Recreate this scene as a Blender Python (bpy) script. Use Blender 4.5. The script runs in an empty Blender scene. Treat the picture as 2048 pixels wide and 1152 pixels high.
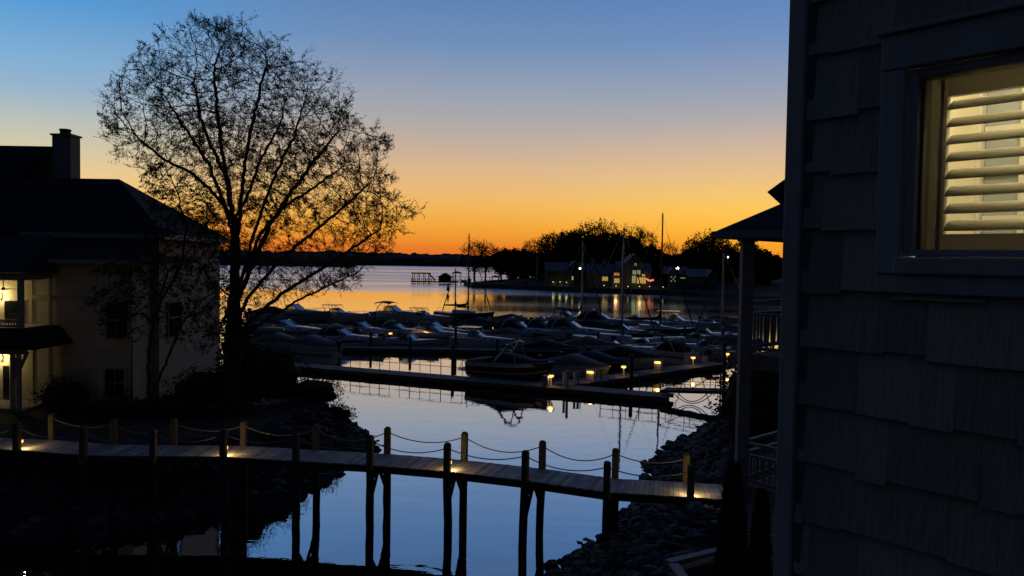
import bpy, bmesh, math, random
from mathutils import Vector, Matrix, kdtree, noise

random.seed(11)
R = math.radians
SC = bpy.context.scene
COL = SC.collection

# ------------------------------------------------------------------ camera frame
F_PX, CAM_Z = 1500.0, 9.0
PITCH, ROLL = math.atan(53 / 1500.0), 0.016
_F = Vector((0, math.cos(PITCH), -math.sin(PITCH)))
_R0 = Vector((1, 0, 0)); _U0 = _R0.cross(_F)
_Rt = _R0 * math.cos(ROLL) + _U0 * math.sin(ROLL)
_Up = _U0 * math.cos(ROLL) - _R0 * math.sin(ROLL)
CAM = Vector((0, 0, CAM_Z))

def ray(u, v):
    return _F + _Rt * ((u - 1024) / F_PX) + _Up * ((576 - v) / F_PX)
def gp(u, v, z=0.0):
    d = ray(u, v); return CAM + d * ((z - CAM_Z) / d.z)
def at(u, v, Y):
    d = ray(u, v); return CAM + d * (Y / d.y)

cam_d = bpy.data.cameras.new('camera'); cam = bpy.data.objects.new('camera', cam_d); COL.objects.link(cam)
m = Matrix((_Rt, _Up, -_F)).transposed().to_4x4(); m.translation = CAM
cam.matrix_world = m
cam_d.sensor_width = 36; cam_d.lens = F_PX / 2048 * 36
cam_d.clip_start = 0.05; cam_d.clip_end = 8000
SC.camera = cam

# ------------------------------------------------------------------ materials
def lin(c):
    return tuple((x / 255 / 12.92) if x / 255 <= 0.04045 else ((x / 255 + 0.055) / 1.055) ** 2.4 for x in c)
MATS = {}
def mat(name, col, rough=0.6, metal=0.0, emit=None, es=0.0, var=0.25, scale=6.0, bump=0.0, spec=0.5, stretch=None):
    if name in MATS: return MATS[name]
    M = bpy.data.materials.new(name); M.use_nodes = True
    nt = M.node_tree; b = nt.nodes['Principled BSDF']
    b.inputs['Roughness'].default_value = rough; b.inputs['Metallic'].default_value = metal
    b.inputs['Specular IOR Level'].default_value = spec
    if var > 0:
        tc = nt.nodes.new('ShaderNodeTexCoord'); n = nt.nodes.new('ShaderNodeTexNoise')
        n.inputs['Scale'].default_value = scale; n.inputs['Detail'].default_value = 6
        if stretch:
            mp = nt.nodes.new('ShaderNodeMapping'); mp.inputs['Scale'].default_value = stretch
            nt.links.new(tc.outputs['Object'], mp.inputs['Vector']); nt.links.new(mp.outputs['Vector'], n.inputs['Vector'])
        else:
            nt.links.new(tc.outputs['Object'], n.inputs['Vector'])
        r = nt.nodes.new('ShaderNodeValToRGB')
        r.color_ramp.elements[0].position = 0.3; r.color_ramp.elements[1].position = 0.7
        r.color_ramp.elements[0].color = (*[x * (1 - var) for x in col], 1)
        r.color_ramp.elements[1].color = (*[min(1, x * (1 + var)) for x in col], 1)
        nt.links.new(n.outputs['Fac'], r.inputs['Fac']); nt.links.new(r.outputs['Color'], b.inputs['Base Color'])
        if bump > 0:
            bp = nt.nodes.new('ShaderNodeBump'); bp.inputs['Strength'].default_value = bump; bp.inputs['Distance'].default_value = 0.02
            nt.links.new(n.outputs['Fac'], bp.inputs['Height']); nt.links.new(bp.outputs['Normal'], b.inputs['Normal'])
    else:
        b.inputs['Base Color'].default_value = (*col, 1)
    if emit:
        b.inputs['Emission Color'].default_value = (*emit, 1); b.inputs['Emission Strength'].default_value = es
    MATS[name] = M; return M

def per_piece(M, lo, hi):
    # every board, shingle or stone of a mesh has its own tone
    nt = M.node_tree; b = nt.nodes['Principled BSDF']; lk = b.inputs['Base Color'].links[0]; src = lk.from_socket
    g = nt.nodes.new('ShaderNodeNewGeometry'); mr = nt.nodes.new('ShaderNodeMapRange'); mr.inputs[3].default_value = lo; mr.inputs[4].default_value = hi
    nt.links.new(g.outputs['Random Per Island'], mr.inputs[0])
    v = nt.nodes.new('ShaderNodeVectorMath'); v.operation = 'SCALE'; nt.links.new(src, v.inputs[0]); nt.links.new(mr.outputs[0], v.inputs['Scale'])
    nt.links.new(v.outputs[0], b.inputs['Base Color'])
def glass_mat(name, tint=(0.05, 0.06, 0.08), alpha=0.35, rough=0.02):
    if name in MATS: return MATS[name]
    M = bpy.data.materials.new(name); M.use_nodes = True; nt = M.node_tree; nt.nodes.clear()
    o = nt.nodes.new('ShaderNodeOutputMaterial'); mx = nt.nodes.new('ShaderNodeMixShader')
    fr = nt.nodes.new('ShaderNodeFresnel'); fr.inputs['IOR'].default_value = 1.5
    tr = nt.nodes.new('ShaderNodeBsdfTransparent'); tr.inputs['Color'].default_value = (*[1 - alpha + alpha * t for t in tint], 1)
    gl = nt.nodes.new('ShaderNodeBsdfGlossy'); gl.inputs['Roughness'].default_value = rough
    nt.links.new(fr.outputs['Fac'], mx.inputs['Fac']); nt.links.new(tr.outputs['BSDF'], mx.inputs[1]); nt.links.new(gl.outputs['BSDF'], mx.inputs[2])
    nt.links.new(mx.outputs['Shader'], o.inputs['Surface'])
    MATS[name] = M; return M

def leaf_mat(name, c1, c2, tr=.3):
    if name in MATS: return MATS[name]
    M = bpy.data.materials.new(name); M.use_nodes = True; nt = M.node_tree; nt.nodes.clear()
    o = nt.nodes.new('ShaderNodeOutputMaterial'); mx = nt.nodes.new('ShaderNodeMixShader'); mx.inputs['Fac'].default_value = tr
    df = nt.nodes.new('ShaderNodeBsdfDiffuse'); tl = nt.nodes.new('ShaderNodeBsdfTranslucent')
    tc = nt.nodes.new('ShaderNodeTexCoord'); n = nt.nodes.new('ShaderNodeTexNoise'); n.inputs['Scale'].default_value = 3.0; n.inputs['Detail'].default_value = 5
    r = nt.nodes.new('ShaderNodeValToRGB'); r.color_ramp.elements[0].position = 0.35; r.color_ramp.elements[1].position = 0.65
    r.color_ramp.elements[0].color = (*c1, 1); r.color_ramp.elements[1].color = (*c2, 1)
    nt.links.new(tc.outputs['Object'], n.inputs['Vector']); nt.links.new(n.outputs['Fac'], r.inputs['Fac'])
    nt.links.new(r.outputs['Color'], df.inputs['Color']); nt.links.new(r.outputs['Color'], tl.inputs['Color'])
    nt.links.new(df.outputs['BSDF'], mx.inputs[1]); nt.links.new(tl.outputs['BSDF'], mx.inputs[2])
    nt.links.new(mx.outputs['Shader'], o.inputs['Surface'])
    MATS[name] = M; return M

BARK = mat('bark', (0.06, 0.045, 0.035), 0.9, var=0.4, scale=9, bump=0.6)
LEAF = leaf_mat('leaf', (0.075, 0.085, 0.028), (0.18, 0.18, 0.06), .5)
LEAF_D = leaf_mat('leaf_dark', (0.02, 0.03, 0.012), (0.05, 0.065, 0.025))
LEAF_F = leaf_mat('leaf_far', (0.03, 0.028, 0.015), (0.07, 0.06, 0.03))
SOIL = mat('soil', (0.05, 0.048, 0.035), 0.95, var=0.5, scale=1.2, bump=0.5)
ROCK = mat('rock', (0.05, 0.05, 0.053), 0.85, var=0.45, scale=3, bump=0.6)
DECKW = mat('deck_wood', (0.43, 0.405, 0.39), 0.8, var=0.3, scale=2.5, bump=0.2)
POSTW = mat('post_wood', (0.14, 0.115, 0.08), 0.85, var=0.4, scale=7, bump=0.4, stretch=(3, 3, 0.6))
PILEW = mat('pile_wood', (0.055, 0.05, 0.042), 0.9, var=0.5, scale=4, bump=0.5, stretch=(3, 3, 0.5))
ROPE = mat('rope', (0.30, 0.275, 0.22), 0.9, var=0.3, scale=30)
WHITE = mat('white_paint', (0.62, 0.62, 0.60), 0.5, var=0.12, scale=4)
TRIM = mat('trim_paint', (0.53, 0.54, 0.55), 0.55, var=0.14, scale=9, bump=0.12, stretch=(1, 1, 0.25))
SIDING = mat('siding_paint', (0.50, 0.47, 0.42), 0.75, var=0.12, scale=14, bump=0.35, stretch=(5, 5, 0.35))
DTRIM = mat('dimmed_trim', (0.28, 0.28, 0.285), 0.7, var=0.2, scale=5)  # trim darkened in colour so sunset-facing tower faces stay dim
HTRIM = mat('house_trim', (0.40, 0.39, 0.36), 0.6, var=0.12, scale=4)
WALLP = mat('house_siding', (0.55, 0.505, 0.43), 0.8, var=0.12, scale=2.0, bump=0.15, stretch=(0.2, 0.2, 7))
ROOF = mat('roof_shingle', (0.020, 0.0195, 0.021), 0.95, var=0.4, scale=5, bump=0.5)
GEL = mat('gelcoat', (0.70, 0.71, 0.73), 0.22, var=0.06, scale=2)
GELG = mat('gelcoat_grey', (0.46, 0.48, 0.52), 0.25, var=0.08, scale=2)
NAVY = mat('navy_hull', (0.015, 0.02, 0.05), 0.18, var=0.1, scale=2)
RED = mat('maroon_hull', (0.07, 0.012, 0.012), 0.18, var=0.1, scale=2)
CANV = mat('canvas_dark', (0.02, 0.022, 0.03), 0.9, var=0.3, scale=5, bump=0.3)
CANVB = mat('canvas_blue', (0.03, 0.045, 0.09), 0.9, var=0.3, scale=5, bump=0.3)
CANVT = mat('canvas_tan', (0.20, 0.17, 0.13), 0.9, var=0.3, scale=5, bump=0.3)
CANVG = mat('canvas_grey', (0.16, 0.16, 0.17), 0.9, var=0.3, scale=5, bump=0.3)
RAILM = mat('dark_rail', (0.05, 0.052, 0.056), 0.5, 0.3, var=0.2)
STEEL = mat('steel', (0.55, 0.56, 0.58), 0.25, 0.9, var=0.1)
ALU = mat('mast_metal', (0.40, 0.41, 0.43), 0.4, 0.7, var=0.1)
MASTD = mat('mast_dark', (0.03, 0.03, 0.035), 0.5, 0.2, var=0.1)
BLACK = mat('black_plastic', (0.012, 0.012, 0.014), 0.5, var=0.2)
TINT = glass_mat('tinted_glass', (0.02, 0.03, 0.04), 0.8)
CLEAR = glass_mat('clear_glass', (0.85, 0.9, 0.95), 0.15)
DARKGL = mat('dark_window', (0.012, 0.014, 0.02), 0.06, var=0.1, spec=0.6)
CREAM = mat('cream_wall', (0.68, 0.62, 0.46), 0.8, var=0.06)
DOCKF = mat('dock_float', (0.035, 0.035, 0.035), 0.8, var=0.4, scale=3)
DOCKD = mat('dock_deck', (0.24, 0.22, 0.20), 0.85, var=0.3, scale=3, bump=0.2)
PATHM = mat('path_concrete', (0.30, 0.29, 0.27), 0.9, var=0.2, scale=3)
for _m in (ROCK,): per_piece(_m, .5, 1.6)
per_piece(DECKW, .62, 1.3); per_piece(SIDING, .78, 1.2); per_piece(DOCKD, .7, 1.25)
BULB = mat('lamp_glow', (1, 0.8, 0.4), emit=(1.0, 0.50, 0.10), es=1.75, var=0)
BULBW = mat('lamp_glow_white', (1, 1, 0.9), emit=(1.0, 0.9, 0.62), es=4.0, var=0)

# ------------------------------------------------------------------ mesh builder
class MB:
    def __init__(s): s.v = []; s.f = []
    def add(s, vs, fs):
        o = len(s.v); s.v += [tuple(x) for x in vs]; s.f += [tuple(i + o for i in f) for f in fs]; return s
    def box(s, c, d, rz=0.0, M=None):
        c = Vector(c); hx, hy, hz = d[0] / 2, d[1] / 2, d[2] / 2
        rot = M or Matrix.Rotation(rz, 3, 'Z')
        vs = [c + rot @ Vector((x * hx, y * hy, z * hz)) for x in (-1, 1) for y in (-1, 1) for z in (-1, 1)]
        return s.add(vs, [(0, 1, 3, 2), (4, 6, 7, 5), (0, 4, 5, 1), (2, 3, 7, 6), (0, 2, 6, 4), (1, 5, 7, 3)])
    def beam(s, p, q, w, h, up=Vector((0, 0, 1))):
        p, q = Vector(p), Vector(q); x = (q - p); L = x.length
        if L < 1e-6: return s
        x.normalize(); y = up.cross(x)
        if y.length < 1e-4: y = Vector((0, 1, 0)).cross(x)
        y.normalize(); z = x.cross(y)
        return s.box((p + q) / 2, (L, w, h), M=Matrix((x, y, z)).transposed())
    def tube(s, pts, r, n=6, cap=True):
        pts = [Vector(p) for p in pts]; k = len(pts)
        rs = r if isinstance(r, (list, tuple)) else [r] * k
        o = len(s.v); prev = None
        for i, p in enumerate(pts):
            t = (pts[min(i + 1, k - 1)] - pts[max(i - 1, 0)])
            if t.length < 1e-9: t = Vector((0, 0, 1))
            t.normalize()
            a = prev - t * prev.dot(t) if prev is not None else t.orthogonal()
            if a.length < 1e-5: a = t.orthogonal()
            a.normalize(); prev = a; b = t.cross(a)
            for j in range(n):
                w = 2 * math.pi * j / n
                s.v.append(tuple(p + (a * math.cos(w) + b * math.sin(w)) * rs[i]))
        for i in range(k - 1):
            for j in range(n):
                j2 = (j + 1) % n
                s.f.append((o + i * n + j, o + i * n + j2, o + (i + 1) * n + j2, o + (i + 1) * n + j))
        if cap:
            s.f.append(tuple(o + j for j in reversed(range(n)))); s.f.append(tuple(o + (k - 1) * n + j for j in range(n)))
        return s
    def lathe(s, prof, n=10, c=(0, 0, 0)):
        o = len(s.v); c = Vector(c)
        for r, z in prof:
            for j in range(n):
                w = 2 * math.pi * j / n; s.v.append((c.x + r * math.cos(w), c.y + r * math.sin(w), c.z + z))
        for i in range(len(prof) - 1):
            for j in range(n):
                j2 = (j + 1) % n; s.f.append((o + i * n + j, o + i * n + j2, o + (i + 1) * n + j2, o + (i + 1) * n + j))
        s.f.append(tuple(o + j for j in reversed(range(n)))); s.f.append(tuple(o + (len(prof) - 1) * n + j for j in range(n)))
        return s
    def loft(s, secs, closed=False, caps=True):
        o = len(s.v); n = len(secs[0])
        for sec in secs: s.v += [tuple(p) for p in sec]
        for i in range(len(secs) - 1):
            for j in range(n if closed else n - 1):
                j2 = (j + 1) % n; s.f.append((o + i * n + j, o + i * n + j2, o + (i + 1) * n + j2, o + (i + 1) * n + j))
        if caps:
            s.f.append(tuple(o + j for j in reversed(range(n)))); s.f.append(tuple(o + (len(secs) - 1) * n + j for j in range(n)))
        return s
    def prism(s, poly, z0, z1):
        n = len(poly); vs = [(x, y, z0) for x, y in poly] + [(x, y, z1) for x, y in poly]
        return s.add(vs, [tuple(reversed(range(n))), tuple(range(n, 2 * n))] + [(i, (i + 1) % n, (i + 1) % n + n, i + n) for i in range(n)])
    def build(s, name, mtl, parent=None, smooth=False, bevel=0.0):
        me = bpy.data.meshes.new(name); me.from_pydata(s.v, [], s.f); me.validate(); me.update()
        bm = bmesh.new(); bm.from_mesh(me); bmesh.ops.recalc_face_normals(bm, faces=bm.faces); bm.to_mesh(me); bm.free()
        me.materials.append(mtl)
        if smooth:
            for p in me.polygons: p.use_smooth = True
        o = bpy.data.objects.new(name, me); COL.objects.link(o)
        if parent is not None: o.parent = parent
        if bevel:
            b = o.modifiers.new('bevel', 'BEVEL'); b.width = bevel; b.segments = 2; b.limit_method = 'ANGLE'
        return o
    def raw(s, name, mtl, parent=None):
        me = bpy.data.meshes.new(name); me.from_pydata(s.v, [], s.f); me.update(); me.materials.append(mtl)
        o = bpy.data.objects.new(name, me); COL.objects.link(o)
        if parent is not None: o.parent = parent
        return o

def tag(o, label, cat, group=None):
    o['label'] = label; o['category'] = cat
    if group: o['group'] = group
    return o
def struct(o): o['kind'] = 'structure'; return o
def stuff(o, label=None, cat=None):
    o['kind'] = 'stuff'
    if label: o['label'] = label; o['category'] = cat
    return o
def thing(name, label, cat, loc=(0, 0, 0), rz=0.0, group=None):
    o = bpy.data.objects.new(name, None); COL.objects.link(o); o.empty_display_size = 0.2
    o.location = loc; o.rotation_euler = (0, 0, rz); return tag(o, label, cat, group)
KIDS = {}
def dup(root, loc, rz, label, group=None, scale=None, cat=None):
    r = root.copy(); COL.objects.link(r); r.location = loc; r.rotation_euler = (0, 0, rz); r['label'] = label
    if cat: r['category'] = cat
    if group: r['group'] = group
    if scale: r.scale = scale if isinstance(scale, tuple) else (scale,) * 3
    for ch in list(root.children):
        c = ch.copy(); COL.objects.link(c); c.parent = r
        for g in list(ch.children):
            d = g.copy(); COL.objects.link(d); d.parent = c
    return r
def point_light(name, loc, power, col=(1.0, 0.62, 0.25), rad=0.05):
    d = bpy.data.lights.new(name, 'POINT'); d.energy = power; d.color = col; d.shadow_soft_size = rad
    o = bpy.data.objects.new(name, d); COL.objects.link(o); o.location = loc; return o

# ------------------------------------------------------------------ sky (world)
W = bpy.data.worlds.new('World'); SC.world = W; W.use_nodes = True
nt = W.node_tree; nt.nodes.clear(); N = nt.nodes.new; LK = nt.links.new
out = N('ShaderNodeOutputWorld'); tc = N('ShaderNodeTexCoord'); sep = N('ShaderNodeSeparateXYZ')
LK(tc.outputs['Generated'], sep.inputs[0])
def math_n(op, a, b=None, clamp=False):
    n = N('ShaderNodeMath'); n.operation = op; n.use_clamp = clamp
    for i, x in enumerate((a, b)):
        if x is None: continue
        if isinstance(x, (int, float)): n.inputs[i].default_value = x
        else: LK(x, n.inputs[i])
    return n.outputs[0]
elev = math_n('ARCSINE', sep.outputs['Z'])
ez = math_n('DIVIDE', elev, math.pi / 2, True)
ez = math_n('POWER', ez, 0.5)                      # spread the bands next to the horizon
az = math_n('ARCTAN2', sep.outputs['X'], sep.outputs['Y'])   # 0 = straight ahead, + = right
def ramp(stops):
    r = N('ShaderNodeValToRGB'); LK(ez, r.inputs['Fac']); e = r.color_ramp.elements
    while len(e) < len(stops): e.new(0.5)
    for el, (deg, c) in zip(e, stops):
        el.position = math.sqrt(max(0, deg) / 90); el.color = (*lin(c), 1)
    return r.outputs['Color']
HIGH = [(30, (60, 87, 134)), (45, (36, 64, 112)), (90, (28, 46, 80))]
r_mid = ramp([(0, (222, 98, 38)), (0.9, (232, 122, 42)), (1.7, (238, 148, 48)), (2.6, (241, 164, 60)), (3.8, (241, 178, 84)), (5, (236, 184, 110)), (6.8, (220, 182, 136)), (8.7, (196, 174, 156)), (10.5, (172, 169, 168)), (12.4, (153, 162, 178)), (16, (111, 143, 184)), (20, (87, 126, 179))] + HIGH)
r_rgt = ramp([(0, (240, 132, 36)), (0.9, (246, 150, 40)), (1.7, (251, 168, 46)), (2.6, (254, 184, 60)), (3.8, (254, 196, 82)), (5, (246, 198, 108)), (6.8, (228, 190, 138)), (8.7, (206, 180, 158)), (10.5, (176, 170, 170)), (12.4, (152, 161, 180)), (16, (112, 143, 188)), (20, (84, 127, 186))] + HIGH)
r_lft = ramp([(0, (222, 98, 46)), (0.9, (234, 118, 48)), (1.7, (241, 144, 58)), (2.6, (245, 166, 76)), (3.8, (244, 196, 116)), (5, (238, 204, 140)), (6.8, (212, 201, 166)), (8.7, (184, 192, 186)), (10.5, (150, 180, 204)), (12.4, (128, 174, 212)), (16, (84, 154, 212)), (20, (60, 138, 206))] + HIGH)
r_east = ramp([(0, (14, 17, 23)), (6, (18, 22, 30)), (14, (23, 26, 32)), (25, (23, 29, 39)), (45, (22, 34, 54)), (90, (28, 46, 80))])
def mapr(x, a, b, c, d):
    n = N('ShaderNodeMapRange'); n.interpolation_type = 'SMOOTHSTEP'; LK(x, n.inputs[0])
    for i, q in enumerate((a, b, c, d)): n.inputs[i + 1].default_value = q
    return n.outputs[0]
def mixc(f, a, b):
    n = N('ShaderNodeMix'); n.data_type = 'RGBA'; LK(f, n.inputs['Factor']); LK(a, n.inputs[6]); LK(b, n.inputs[7]); return n.outputs[2]
cA = mixc(mapr(az, R(-34), R(-10), 1.0, 0.0), r_mid, r_lft)
cB = mixc(mapr(az, R(-4), R(20), 0.0, 1.0), cA, r_rgt)
aabs = math_n('ABSOLUTE', math_n('SUBTRACT', az, R(-6)))
cC = mixc(mapr(aabs, R(31), R(60), 0.0, 1.0), cB, r_east)
sky = N('ShaderNodeTexSky'); sky.sky_type = 'NISHITA'; sky.sun_disc = False
sky.sun_elevation = R(-4); sky.sun_rotation = R(12)
b1 = N('ShaderNodeBackground'); LK(cC, b1.inputs['Color']); b1.inputs['Strength'].default_value = 1.0
b2 = N('ShaderNodeBackground'); LK(sky.outputs['Color'], b2.inputs['Color']); b2.inputs['Strength'].default_value = 0.05
ad = N('ShaderNodeAddShader'); LK(b1.outputs[0], ad.inputs[0]); LK(b2.outputs[0], ad.inputs[1]); LK(ad.outputs[0], out.inputs['Surface'])

# ------------------------------------------------------------------ water
def water_mat():
    M = bpy.data.materials.new('lake_water'); M.use_nodes = True; nt = M.node_tree; nt.nodes.clear()
    N = nt.nodes.new; LK = nt.links.new
    o = N('ShaderNodeOutputMaterial'); mx = N('ShaderNodeMixShader'); gl = N('ShaderNodeBsdfGlossy'); df = N('ShaderNodeBsdfDiffuse')
    df.inputs['Color'].default_value = (0.006, 0.010, 0.014, 1); gl.inputs['Color'].default_value = (0.99, 0.99, 0.99, 1)
    lw = N('ShaderNodeLayerWeight'); lw.inputs['Blend'].default_value = 0.5
    geo = N('ShaderNodeNewGeometry'); sp = N('ShaderNodeSeparateXYZ'); LK(geo.outputs['Position'], sp.inputs[0])
    mr = N('ShaderNodeMapRange'); LK(sp.outputs['Y'], mr.inputs[0])
    mr.interpolation_type = 'SMOOTHSTEP'; mr.inputs[1].default_value = 165; mr.inputs[2].default_value = 290; mr.inputs[3].default_value = 0.10; mr.inputs[4].default_value = 0.34
    # wind lanes: long patches of ripple
    mp = N('ShaderNodeMapping'); mp.inputs['Scale'].default_value = (0.006, 0.03, 1); LK(geo.outputs['Position'], mp.inputs[0])
    nz = N('ShaderNodeTexNoise'); nz.inputs['Scale'].default_value = 1.0; nz.inputs['Detail'].default_value = 3; LK(mp.outputs[0], nz.inputs['Vector'])
    m2 = N('ShaderNodeMapRange'); LK(nz.outputs['Fac'], m2.inputs[0]); m2.inputs[1].default_value = 0.4; m2.inputs[2].default_value = 0.62; m2.inputs[3].default_value = 0.72; m2.inputs[4].default_value = 1.25
    mm = N('ShaderNodeMath'); mm.operation = 'MULTIPLY'; LK(mr.outputs[0], mm.inputs[0]); LK(m2.outputs[0], mm.inputs[1])
    # the cove is a mirror
    m3 = N('ShaderNodeMapRange'); LK(sp.outputs['Y'], m3.inputs[0]); m3.inputs[1].default_value = 60; m3.inputs[2].default_value = 130; m3.inputs[3].default_value = 0.0; m3.inputs[4].default_value = 1.0
    m4 = N('ShaderNodeMath'); m4.operation = 'MULTIPLY'; LK(mm.outputs[0], m4.inputs[0]); LK(m3.outputs[0], m4.inputs[1])
    LK(m4.outputs[0], gl.inputs['Roughness'])
    n1 = N('ShaderNodeTexNoise'); n1.inputs['Scale'].default_value = 0.9; n1.inputs['Detail'].default_value = 4
    mp2 = N('ShaderNodeMapping'); mp2.inputs['Scale'].default_value = (0.55, 1.0, 1); LK(geo.outputs['Position'], mp2.inputs[0]); LK(mp2.outputs[0], n1.inputs['Vector'])
    bp = N('ShaderNodeBump'); bp.inputs['Strength'].default_value = 1.0; bp.inputs['Distance'].default_value = 0.008
    LK(n1.outputs['Fac'], bp.inputs['Height']); LK(bp.outputs['Normal'], gl.inputs['Normal'])
    iv = N('ShaderNodeMath'); iv.operation = 'SUBTRACT'; iv.inputs[0].default_value = 1.0; LK(lw.outputs['Facing'], iv.inputs[1])
    pw = N('ShaderNodeMath'); pw.operation = 'POWER'; LK(iv.outputs[0], pw.inputs[0]); pw.inputs[1].default_value = 1.2
    i2 = N('ShaderNodeMath'); i2.operation = 'SUBTRACT'; i2.inputs[0].default_value = 1.0; LK(pw.outputs[0], i2.inputs[1]); LK(i2.outputs[0], mx.inputs['Fac']); LK(df.outputs[0], mx.inputs[1]); LK(gl.outputs[0], mx.inputs[2]); LK(mx.outputs[0], o.inputs['Surface'])
    return M
WATER = water_mat()
wm = MB(); wm.add([(-5000, -300, 0), (5000, -300, 0), (5000, 7000, 0), (-5000, 7000, 0)], [(0, 1, 2, 3)])
struct(wm.raw('water', WATER))
# ------------------------------------------------------------------ land
def seg_d(p, a, b):
    ax, ay = a; bx, by = b; dx, dy = bx - ax, by - ay
    t = max(0, min(1, ((p[0] - ax) * dx + (p[1] - ay) * dy) / (dx * dx + dy * dy + 1e-9)))
    return math.hypot(p[0] - ax - t * dx, p[1] - ay - t * dy)
def inside(p, poly):
    c = False; n = len(poly)
    for i in range(n):
        (x1, y1), (x2, y2) = poly[i], poly[(i + 1) % n]
        if (y1 > p[1]) != (y2 > p[1]) and p[0] < (x2 - x1) * (p[1] - y1) / (y2 - y1) + x1: c = not c
    return c
def sdist(p, poly):
    d = min(seg_d(p, poly[i], poly[(i + 1) % len(poly)]) for i in range(len(poly)))
    return d if inside(p, poly) else -d
def sm(t): t = max(0, min(1, t)); return t * t * (3 - 2 * t)
LSH = [(-42, 24.2)] + [tuple(gp(u, v).xy) for u, v in ((0, 1060), (200, 1055), (350, 1035), (470, 1010), (560, 985), (690, 945), (752, 893))] + [(-8.2, 40), (-10.4, 44), (-14, 49), (-17, 53), (-42, 60)]
LPOLY = LSH + [(-70, 60), (-70, 24)]
RSH = [tuple(gp(u, v).xy) for u, v in ((1500, 785), (1430, 845), (1350, 885), (1300, 925), (1275, 1000), (1210, 1065), (1150, 1105), (1090, 1150))] + [(-1, 17), (-2, 11), (-2.5, 0), (-2.5, -20)]
RPOLY = [(60, 75), (24, 60)] + RSH + [(60, -20)]
def hfun(poly, top, run, more):
    def h(x, y):
        d = sdist((x, y), poly)
        n = noise.noise((x * 0.35, y * 0.35, 3)) * 0.18 + noise.noise((x * 1.3, y * 1.3, 7)) * 0.07
        if d < 0: return max(-2.0, d * 0.55 - 0.1)
        return -0.1 + (top + 0.1) * sm(d / run) ** 0.8 + more * sm((d - run) / 9) + n * min(1, d / 1.5)
    return h
hL = hfun(LPOLY, 1.75, 3.6, 0.3); hR = hfun(RPOLY, 1.85, 4.2, 0.7)
def terrain(name, h, x0, x1, y0, y1, st):
    mb = MB(); nx = int((x1 - x0) / st) + 1; ny = int((y1 - y0) / st) + 1
    for j in range(ny):
        for i in range(nx):
            x, y = x0 + i * st, y0 + j * st; mb.v.append((x, y, h(x, y)))
    for j in range(ny - 1):
        for i in range(nx - 1):
            a = j * nx + i
            if max(mb.v[k][2] for k in (a, a + 1, a + nx + 1, a + nx)) > -1.2: mb.f.append((a, a + 1, a + nx + 1, a + nx))
    o = mb.raw(name, SOIL); struct(o)
    for p in o.data.polygons: p.use_smooth = True
    return o
terrain('ground', hL, -60, -4, 21, 62, 0.6)
terrain('ground', hR, -6, 44, -8, 66, 0.7)

def rock_into(mb, c, s):
    n = 7; rows = 4; base = []
    ph = random.random() * 10; rot = Matrix.Rotation(random.random() * 6.28, 3, 'Z') @ Matrix.Rotation(random.uniform(-.5, .5), 3, 'X')
    sx, sy, sz = s * random.uniform(.7, 1.3), s * random.uniform(.7, 1.2), s * random.uniform(.6, .95)
    o = len(mb.v)
    for i in range(rows + 1):
        th = math.pi * i / rows
        for j in range(n):
            w = 2 * math.pi * j / n + 0.4 * i
            d = Vector((math.sin(th) * math.cos(w), math.sin(th) * math.sin(w), math.cos(th)))
            k = 1 + 0.38 * noise.noise(d * 1.6 + Vector((ph, ph, ph)))
            mb.v.append(tuple(Vector(c) + rot @ Vector((d.x * sx * k, d.y * sy * k, d.z * sz * k))))
    for i in range(rows):
        for j in range(n):
            j2 = (j + 1) % n; mb.f.append((o + i * n + j, o + i * n + j2, o + (i + 1) * n + j2, o + (i + 1) * n + j))
def riprap(sh, h, poly, count, smin, smax, run):
    mb = MB(); segs = [(sh[i], sh[i + 1]) for i in range(len(sh) - 1)]
    L = [math.dist(a, b) for a, b in segs]
    for _ in range(count):
        a, b = random.choices(segs, L)[0]; t = random.random()
        x, y = a[0] + (b[0] - a[0]) * t, a[1] + (b[1] - a[1]) * t
        nx, ny = (b[1] - a[1]), -(b[0] - a[0]); l = math.hypot(nx, ny); nx /= l; ny /= l
        q = random.uniform(-0.3, run) 
        for sgn in (1, -1):
            X, Y = x + nx * q * sgn, y + ny * q * sgn
            if sdist((X, Y), poly) * (1 if q > 0 else -1) > 0 or abs(q) < .3: break
        rock_into(mb, (X, Y, h(X, Y) + 0.03), (smin + (smax * 1.5 - smin) * random.random() ** 2.6) * (1.15 if q < .6 else 1))
    return mb
stuff(riprap(LSH[0:11], hL, LPOLY, 3200, .09, .24, 3.4).raw('riprap', ROCK), 'grey riprap boulders lining the left bank under the boardwalk', 'rocks')
stuff(riprap(RSH[0:9], hR, RPOLY, 3800, .08, .22, 4.6).raw('riprap', ROCK), 'grey riprap boulders covering the right bank below the porch', 'rocks')

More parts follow.
